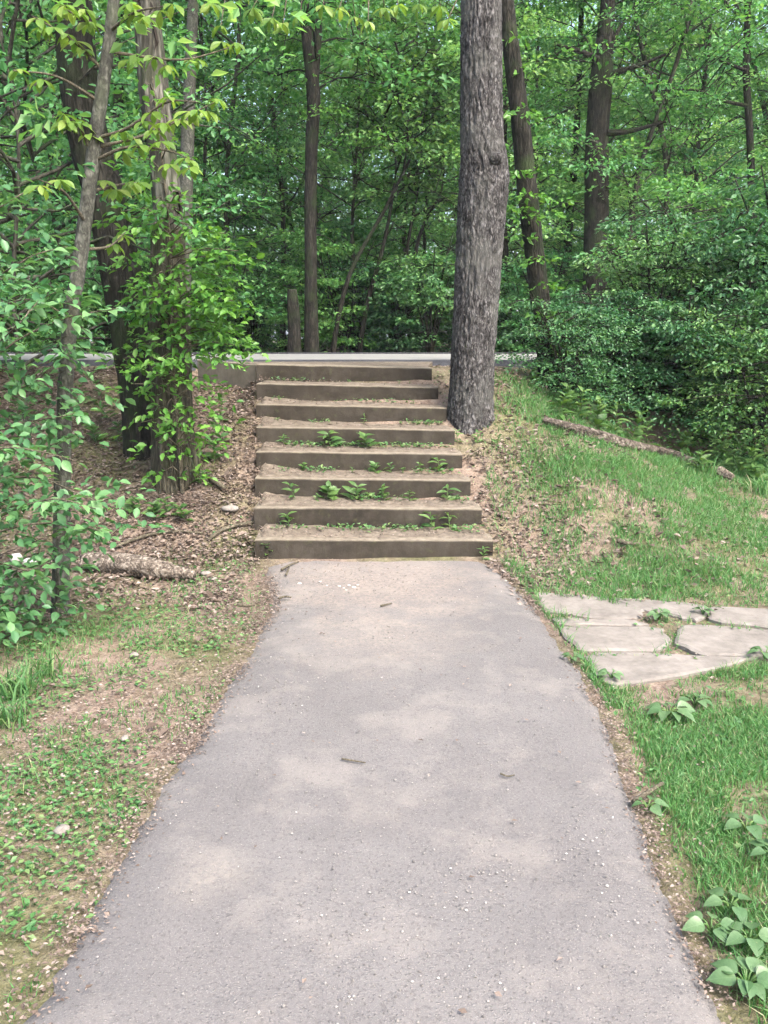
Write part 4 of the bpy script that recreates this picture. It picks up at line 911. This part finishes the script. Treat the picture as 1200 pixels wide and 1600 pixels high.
# broad-leaved plants on the right verge
bl = leaf_mesh(BROAD, 'broad', 'broad')
def rosette(u, v, n, size, up, label, seed):
    rs_ = np.random.RandomState(seed); p = gp(u, v); t = empty('broad_leaved_weed', p); mb = MB()
    for k in range(n):
        a_ = k * 2.4 + rs_.uniform(-.3, .3); d = np.array([math.cos(a_), math.sin(a_), up * rs_.uniform(.5, 1.5)]); d = unit(d)
        q0 = np.array([0, 0, .0]); q1 = d * size * .45 + (0, 0, .03); tube(mb, spline([q0, q1 * .5 + (0, 0, .012), q1], 5), [.004, .0035, .003, .003, .0025], 5, False)
        leaf_obj(t, bl, q1, d * np.array([1, 1, .3]) - (0, 0, .05), np.array([rs_.normal(0, .25), -.15 + rs_.normal(0, .25), 1]), size * rs_.uniform(.75, 1.15))
    mb.build('stem', M['weed'], t, True); return tag(t, label, 'weed')
rosette(1165, 1550, 12, .062, .6, 'large broad-leaved weed at the lower right corner of the grass', 1); rosette(1205, 1345, 7, .06, .5, 'broad-leaved weed at the right picture edge', 2)
rosette(1045, 1120, 9, .08, .25, 'broad-leaved weed below the flagstones', 3); rosette(1085, 1105, 6, .07, .3, 'broad-leaved weed behind the larger one below the flagstones', 4)
rosette(1012, 1268, 5, .05, .2, 'small wilted weed by the grey stick at the path edge', 5); rosette(1165, 1300, 5, .06, .3, 'low broad-leaved weed in the tall grass at the right', 6)
rosette(1110, 1460, 6, .055, .2, 'small broad-leaved weed on bare soil beside the path, lower right', 7); rosette(1140, 1425, 5, .06, .2, 'small weed in short grass right of the path', 8); rosette(1170, 1480, 6, .055, .4, 'medium broad-leaved weed above the corner weed', 9)
rosette(1030, 968, 9, .06, .6, 'leafy weed growing in the joint between the flagstones', 10); rosette(1098, 962, 7, .05, .7, 'small weed in the joint right of the leafy one', 11)
rosette(955, 1062, 6, .05, .2, 'low weed at the tip of the lowest flagstone', 12); rosette(895, 1035, 6, .045, .25, 'low weed between the path and the flagstones', 13)
rosette(1195, 1030, 8, .07, .5, 'weed at the right end of the lowest flagstone', 14)

# long-bladed grass clumps at the left edge
def blade_batch(mb, P, hgt, lean_az, lean, width, rs_):
    n = len(P); d = np.stack([np.cos(lean_az), np.sin(lean_az)], -1); s = np.stack([-d[:, 1], d[:, 0], 0 * d[:, 0]], -1)
    tw = rs_.uniform(0, 6.28, n); s = np.stack([np.cos(tw), np.sin(tw), 0 * tw], -1)
    def lev(f): return P + np.stack([d[:, 0] * lean * hgt * f * f, d[:, 1] * lean * hgt * f * f, hgt * f * (1 - .35 * lean * f)], -1)
    a0 = lev(0.0); a1 = lev(.5); a2 = lev(1.0); w = width[:, None] * s
    V = np.stack([a0 - w, a0 + w, a1 + w * .8, a1 - w * .8, a2], 1).reshape(-1, 3)
    b_ = (np.arange(n) * 5)[:, None]; mb.add(V, np.concatenate([b_ + np.array([[0, 1, 2]]), b_ + np.array([[0, 2, 3]]), b_ + np.array([[3, 2, 4]])]))
for k, (u, v, h_, n_) in enumerate([(30, 1085, .22, 120), (5, 1130, .18, 90), (70, 1055, .2, 50), (1105, 745, .3, 60), (1190, 770, .25, 60)]):
    p = gp(u, v); rs_ = np.random.RandomState(900 + k); mb = MB(); P = np.stack([rs_.normal(0, .05, n_), rs_.normal(0, .05, n_), np.zeros(n_) - .02], -1)
    blade_batch(mb, P, h_ * rs_.uniform(.5, 1.1, n_), rs_.uniform(0, 6.28, n_), rs_.uniform(.3, .9, n_), rs_.uniform(.003, .006, n_), rs_)
    o = mb.build('grass_clump', M['cover'] if k < 3 else M['grass']); o.location = p
    tag(o, ['tall grass clump at the left edge below the shrub', 'arching grass clump at the left picture edge, nearest the camera', 'small grass clump in front of the sapling', 'upright grass clump at the lower end of the fallen log', 'grass clump at the right picture edge below the shrubs'][k], 'grass clump')

# ------------------------------------------------------------------ ground scatter
rs8 = np.random.RandomState(123)
def scatter(n, x0, x1, y0, y1): return rs8.uniform(x0, x1, n), rs8.uniform(y0, y1, n)
def off_path(x, y, m=0.0):
    return ((x < path_l(y) - m) | (x > path_r(y) + m) | (y > 6.1))
def off_stairs(x, y):
    k = (y - STEP_Y) / STEP_T; l = np.interp(k, range(8), [s[0] for s in SE]); r = np.interp(k, range(8), [s[1] for s in SE])
    return (y < STEP_Y - .05) | (x < l) | (x > r + .01)
def in_flags(x, y):
    c = np.zeros(len(x), bool)
    for p in FLAGPOLY: c |= in_poly(x, y, p)
    return c
def blob(x, y, u, v, rx_, ry_): p = gp(u, v); return np.exp(-((x - p[0]) / rx_) ** 2 - ((y - p[1]) / ry_) ** 2)
# grass
def grass_density(x, y):
    right = (x > path_r(np.minimum(y, 6.0)) + .03)
    n1 = fbm(x * 2.2, y * 2.2, 201, 4); n2 = fbm(x * 7, y * 7, 203, 3)
    d = np.zeros_like(x)
    lower = right & (y < 4.05)
    bare = sstep(.02, .2, x - path_r(np.minimum(y, 6))) 
    d = np.where(lower, bare * (.25 + .9 * sstep(.35, .55, n1)) * (1 - .95 * np.clip(1.3 * blob(x, y, 1090, 1082, 1.0, .27), 0, 1) * (.6 + .7 * n2)), d)
    up = right & (y >= 4.05)
    slope = (.2 + sstep(.4, .58, n1 * .6 + n2 * .4) * .8) * (.22 + .78 * sstep(.85, 1.55, x)) * (1 - .6 * blob(x, y, 850, 880, .35, .35))
    d = np.where(up & (y > 5.05), slope, d); d = np.where(up & (y <= 5.05), .25 * sstep(.45, .6, n2), d)
    edge_r = np.exp(-((x - path_r(np.minimum(y, 6)) - .1) / .1) ** 2) * (y > 3.6) * (y < 6.1); d = np.maximum(d, edge_r * .7 * right)
    left = (x < path_l(np.minimum(y, 6.0)) - .02) & (y < 6.2)
    d = np.where(left, .55 * sstep(.44, .62, n1) * (1 - .8 * sstep(4.3, 5.8, y + (n2 - .5) * 2)) + .08, d)
    d = np.where((x < -1) & (y >= 6.2), .06 * sstep(.5, .7, n1), d)
    return np.clip(d, 0, 1) * (y < 9.0)
mb = MB()
for (n_, x0, x1, y0, y1, hs) in ((190000, .5, 3.6, 1.5, 4.1, .8), (170000, .6, 5.5, 4.0, 8.8, 1.1), (70000, -4.5, -.4, 1.5, 6.3, .65)):
    x, y = scatter(n_, x0, x1, y0, y1); keep = (rs8.uniform(0, 1, n_) < grass_density(x, y)) & off_path(x, y, .01) & off_stairs(x, y) & ~in_flags(x, y)
    x = x[keep]; y = y[keep]; z = H(x, y) - .015; m_ = len(x)
    tall = .55 + .9 * fbm(x * 1.6, y * 1.6, 209, 3)
    blade_batch(mb, np.stack([x, y, z], -1), .062 * hs * tall * rs8.uniform(.5, 1.5, m_), rs8.uniform(0, 6.28, m_), rs8.uniform(.2, 1.0, m_), rs8.uniform(.001, .0022, m_) * (1 + .12 * y), rs8)
tag(mb.build('grass', M['grass']), 'patchy green grass on the verges and the bank', 'grass', kind='stuff')
# clover and other ground cover
mb = MB()
for (n_, x0, x1, y0, y1) in ((90000, -4.5, -.3, 1.4, 6.6), (60000, .4, 5.5, 1.4, 8.8), (12000, -5, -1, 6.4, 9)):
    x, y = scatter(n_, x0, x1, y0, y1); c1 = fbm(x * 1.7 + 20, y * 1.7, 221, 4) * .6 + fbm(x * 8, y * 8, 225, 3) * .4
    dens = sstep(.44, .6, c1) * .8; dens = np.where(x < 0, dens * (1 - .8 * sstep(4.4, 5.9, y + (c1 - .5) * 3)), dens * .5)
    keep = (rs8.uniform(0, 1, n_) < dens) & off_path(x, y, .0) & off_stairs(x, y) & ~in_flags(x, y)
    x = x[keep]; y = y[keep]; m_ = len(x); a_ = rs8.uniform(0, 6.28, m_)
    P = np.stack([x, y, H(x, y) + rs8.uniform(-.008, .022, m_)], -1); D = np.stack([np.cos(a_), np.sin(a_), rs8.normal(0, .25, m_)], -1)
    leaf_batch(mb, KITE, P, D, np.stack([rs8.normal(0, .4, m_), rs8.normal(0, .4, m_), np.ones(m_)], -1), rs8.uniform(.012, .032, m_))
for k in range(7):
    n_ = 420; t_ = rs8.uniform(.06, .97, n_); keep = rs8.uniform(0, 1, n_) < sstep(.42, .62, fbm(t_ * 9, 0 * t_ + k * 3.3, 251, 3)) * (.95 if k < 5 else .4); t_ = t_[keep]; m_ = len(t_); a_ = rs8.uniform(0, 6.28, m_)
    xl_, xr_, yl_, yr_, zl_, zr_ = SE[k]; P = np.stack([xl_ + (xr_ - xl_) * t_, yl_ + (yr_ - yl_) * t_ + STEP_T - .03 - rs8.uniform(0, 1, m_) ** 2 * .12, zl_ + (zr_ - zl_) * t_ + .02 + rs8.uniform(0, .035, m_)], -1)
    leaf_batch(mb, LITE, P, np.stack([np.cos(a_), np.sin(a_) - .3, rs8.uniform(-.1, .8, m_)], -1), np.stack([rs8.normal(0, .4, m_), rs8.normal(-.2, .4, m_), np.ones(m_)], -1), rs8.uniform(.015, .04, m_))
tag(mb.build('ground_cover', M['cover']), 'low clover-like ground cover on the verges', 'ground cover', kind='stuff')
# dead leaves
mb = MB()
for (n_, x0, x1, y0, y1, dn, s0, s1) in ((110000, -5, -.9, 4.3, 9.3, .9, .012, .04), (90000, -4.5, -.3, 1.4, 5.4, .4, .007, .022), (45000, .5, 4.5, 4.8, 9.2, .5, .02, .05), (20000, .4, 3.6, 1.4, 5.0, .25, .006, .02), (30000, -12, 12, 13.9, 18, .5, .05, .1)):
    x, y = scatter(n_, x0, x1, y0, y1); c1 = fbm(x * 1.4 + 40, y * 1.4, 231, 4); dens = dn * sstep(.3, .55, c1)
    if x0 == .5: dens = dens * (1 - .85 * sstep(1.0, 1.7, x)) + .03
    if x0 == -5: dens = dn * (.5 + .5 * sstep(.35, .5, c1)) * sstep(4.4, 6.0, y + (c1 - .5) * 3.0)
    keep = (rs8.uniform(0, 1, n_) < dens) & off_path(x, y, -.02 - .05 * (y > 5)) & off_stairs(x, y) & ~in_flags(x, y)
    x = x[keep]; y = y[keep]; m_ = len(x); a_ = rs8.uniform(0, 6.28, m_)
    P = np.stack([x, y, H(x, y) + rs8.uniform(-.004, .02, m_)], -1); D = np.stack([np.cos(a_), np.sin(a_), rs8.normal(0, .2, m_)], -1)
    leaf_batch(mb, KITE, P, D, np.stack([rs8.normal(0, .45, m_), rs8.normal(0, .45, m_), np.ones(m_)], -1), rs8.uniform(s0, s1, m_))
CURL = outline_leaf([.004, .2, .26, .18, .004], -.25, .55)
for (n_, x0, x1, y0, y1) in ((2600, -4.5, -1.0, 5.0, 9.2), (700, .7, 2.2, 5.4, 9.0), (60, -3.5, -.6, 3.0, 5.2)):
    x, y = scatter(n_, x0, x1, y0, y1); keep = off_path(x, y, -.05) & off_stairs(x, y) & ~in_flags(x, y); x = x[keep]; y = y[keep]; m_ = len(x); a_ = rs8.uniform(0, 6.28, m_)
    leaf_batch(mb, CURL, np.stack([x, y, H(x, y) + rs8.uniform(0, .015, m_)], -1), np.stack([np.cos(a_), np.sin(a_), rs8.normal(0, .25, m_)], -1), np.stack([rs8.normal(0, .5, m_), rs8.normal(0, .5, m_), np.where(rs8.uniform(0, 1, m_) < .7, 1., -1.)], -1), rs8.uniform(.03, .065, m_))
for k in range(7):                                             # litter on the treads, thickest at the left
    xl_, xr_, yl_, yr_, zl_, zr_ = SE[k]; n_ = 380
    t_ = np.where(rs8.uniform(0, 1, n_) < .45, rs8.uniform(0, 1, n_) ** 3, rs8.uniform(0, 1, n_)); s_ = rs8.uniform(.03, 1, n_) ** .7 * (STEP_T - .03); a_ = rs8.uniform(0, 6.28, n_)
    P = np.stack([xl_ + (xr_ - xl_) * t_, yl_ + (yr_ - yl_) * t_ + s_, zl_ + (zr_ - zl_) * t_ + .012 + rs8.uniform(0, .02, n_) + (.02 + .05 * ((k * 37) % 5) / 4) * np.exp(-t_ * 7) * (s_ / STEP_T) ** 1.5], -1)
    leaf_batch(mb, KITE, P, np.stack([np.cos(a_), np.sin(a_), rs8.normal(0, .2, n_)], -1), np.stack([rs8.normal(0, .4, n_), rs8.normal(0, .4, n_), np.ones(n_)], -1), rs8.uniform(.008, .027, n_))
x, y = scatter(2500, -1.2, 1.0, 1.5, 6.1); wgt = .06 + .8 * sstep(5.2, 6.0, y) * (.4 + .6 * np.exp(-((x + .5) / .5) ** 2)) + .25 * np.exp(-(x - path_l(y)) / .08) ; keep = (rs8.uniform(0, 1, 2500) < wgt) & ~off_path(x, y, 0)
x = x[keep]; y = y[keep]; m_ = len(x); a_ = rs8.uniform(0, 6.28, m_)
leaf_batch(mb, KITE, np.stack([x, y, .04 + rs8.uniform(0, .008, m_)], -1), np.stack([np.cos(a_), np.sin(a_), rs8.normal(0, .12, m_)], -1), np.stack([rs8.normal(0, .2, m_), rs8.normal(0, .2, m_), np.ones(m_)], -1), rs8.uniform(.008, .026, m_))
n_ = 16000; y = rs8.uniform(1.3, 6.1, n_); lft = rs8.uniform(0, 1, n_) < .68; o_ = rs8.normal(.0, .045, n_) + .02 * (fbm(y * 6, 0 * y, 261, 3) - .5)
x = np.where(lft, path_l(y) + o_, path_r(y) - o_ * .6); keep = rs8.uniform(0, 1, n_) < .25 + .75 * sstep(.4, .6, fbm(y * 4, lft * 7., 263, 3)); x = x[keep]; y = y[keep]; m_ = len(x); a_ = rs8.uniform(0, 6.28, m_)
leaf_batch(mb, KITE, np.stack([x, y, np.maximum(H(x, y), .01) + rs8.uniform(0, .012, m_)], -1), np.stack([np.cos(a_), np.sin(a_), rs8.normal(0, .2, m_)], -1), np.stack([rs8.normal(0, .4, m_), rs8.normal(0, .4, m_), np.ones(m_)], -1), rs8.uniform(.005, .017, m_))
tag(mb.build('leaf_litter', M['litter']), 'brown and tan dead leaves covering the bank', 'leaf litter', kind='stuff')
# loose grit on the path
OCT = (np.array([(1, 0, 0), (0, 1, 0), (-1, 0, 0), (0, -1, 0), (0, 0, .7), (0, 0, -.5)], float), np.array([(0, 1, 4), (1, 2, 4), (2, 3, 4), (3, 0, 4), (1, 0, 5), (2, 1, 5), (3, 2, 5), (0, 3, 5)]))
x, y = scatter(20000, -1.2, 1.2, 1.3, 6.1); keep = (~off_path(x, y, -.03)) & (rs8.uniform(0, 1, 20000) < .15 + .85 * sstep(.42, .6, fbm(x * 2, y * 2, 240))); x = x[keep]; y = y[keep]; m_ = len(x); a_ = rs8.uniform(0, 6.28, m_)
mb = MB(); leaf_batch(mb, OCT, np.stack([x, y, 0 * x + .031], -1), np.stack([np.cos(a_), np.sin(a_), 0 * a_], -1), np.stack([rs8.normal(0, .3, m_), rs8.normal(0, .3, m_), np.ones(m_)], -1), .0012 + .0045 * rs8.uniform(0, 1, m_) ** 3)
M['grit'] = leaf_mat('grit', [(0, (.085, .08, .074)), (.5, (.15, .14, .13)), (.93, (.22, .205, .19)), (1, (.36, .34, .31))], 0.0, .8, spec=.2)
tag(mb.build('path_grit', M['grit']), 'loose pale grit lying on the asphalt path', 'grit', kind='stuff')

# ------------------------------------------------------------------ thin haze volume added to lift and soften the dark wood
m, nt, out = mat_new('added_haze'); pv = N(nt, 'ShaderNodeVolumePrincipled'); pv.inputs['Density'].default_value = HAZE; pv.inputs['Color'].default_value = (.9, .95, 1.0, 1); pv.inputs['Anisotropy'].default_value = .2
nt.links.new(pv.outputs[0], out.inputs['Volume'])
mb = MB(); b_ = 1400.0; V = [(sx * b_, sy * b_, z_) for z_ in (-4.0, 48.0) for sx, sy in ((-1, -1), (1, -1), (1, 1), (-1, 1))]
mb.add(V, [(3, 2, 1, 0), (4, 5, 6, 7), (0, 1, 5, 4), (1, 2, 6, 5), (2, 3, 7, 6), (3, 0, 4, 7)])
tag(mb.build('haze', m), 'thin pale haze added to lift the dark of the wood', 'haze', kind='stuff')
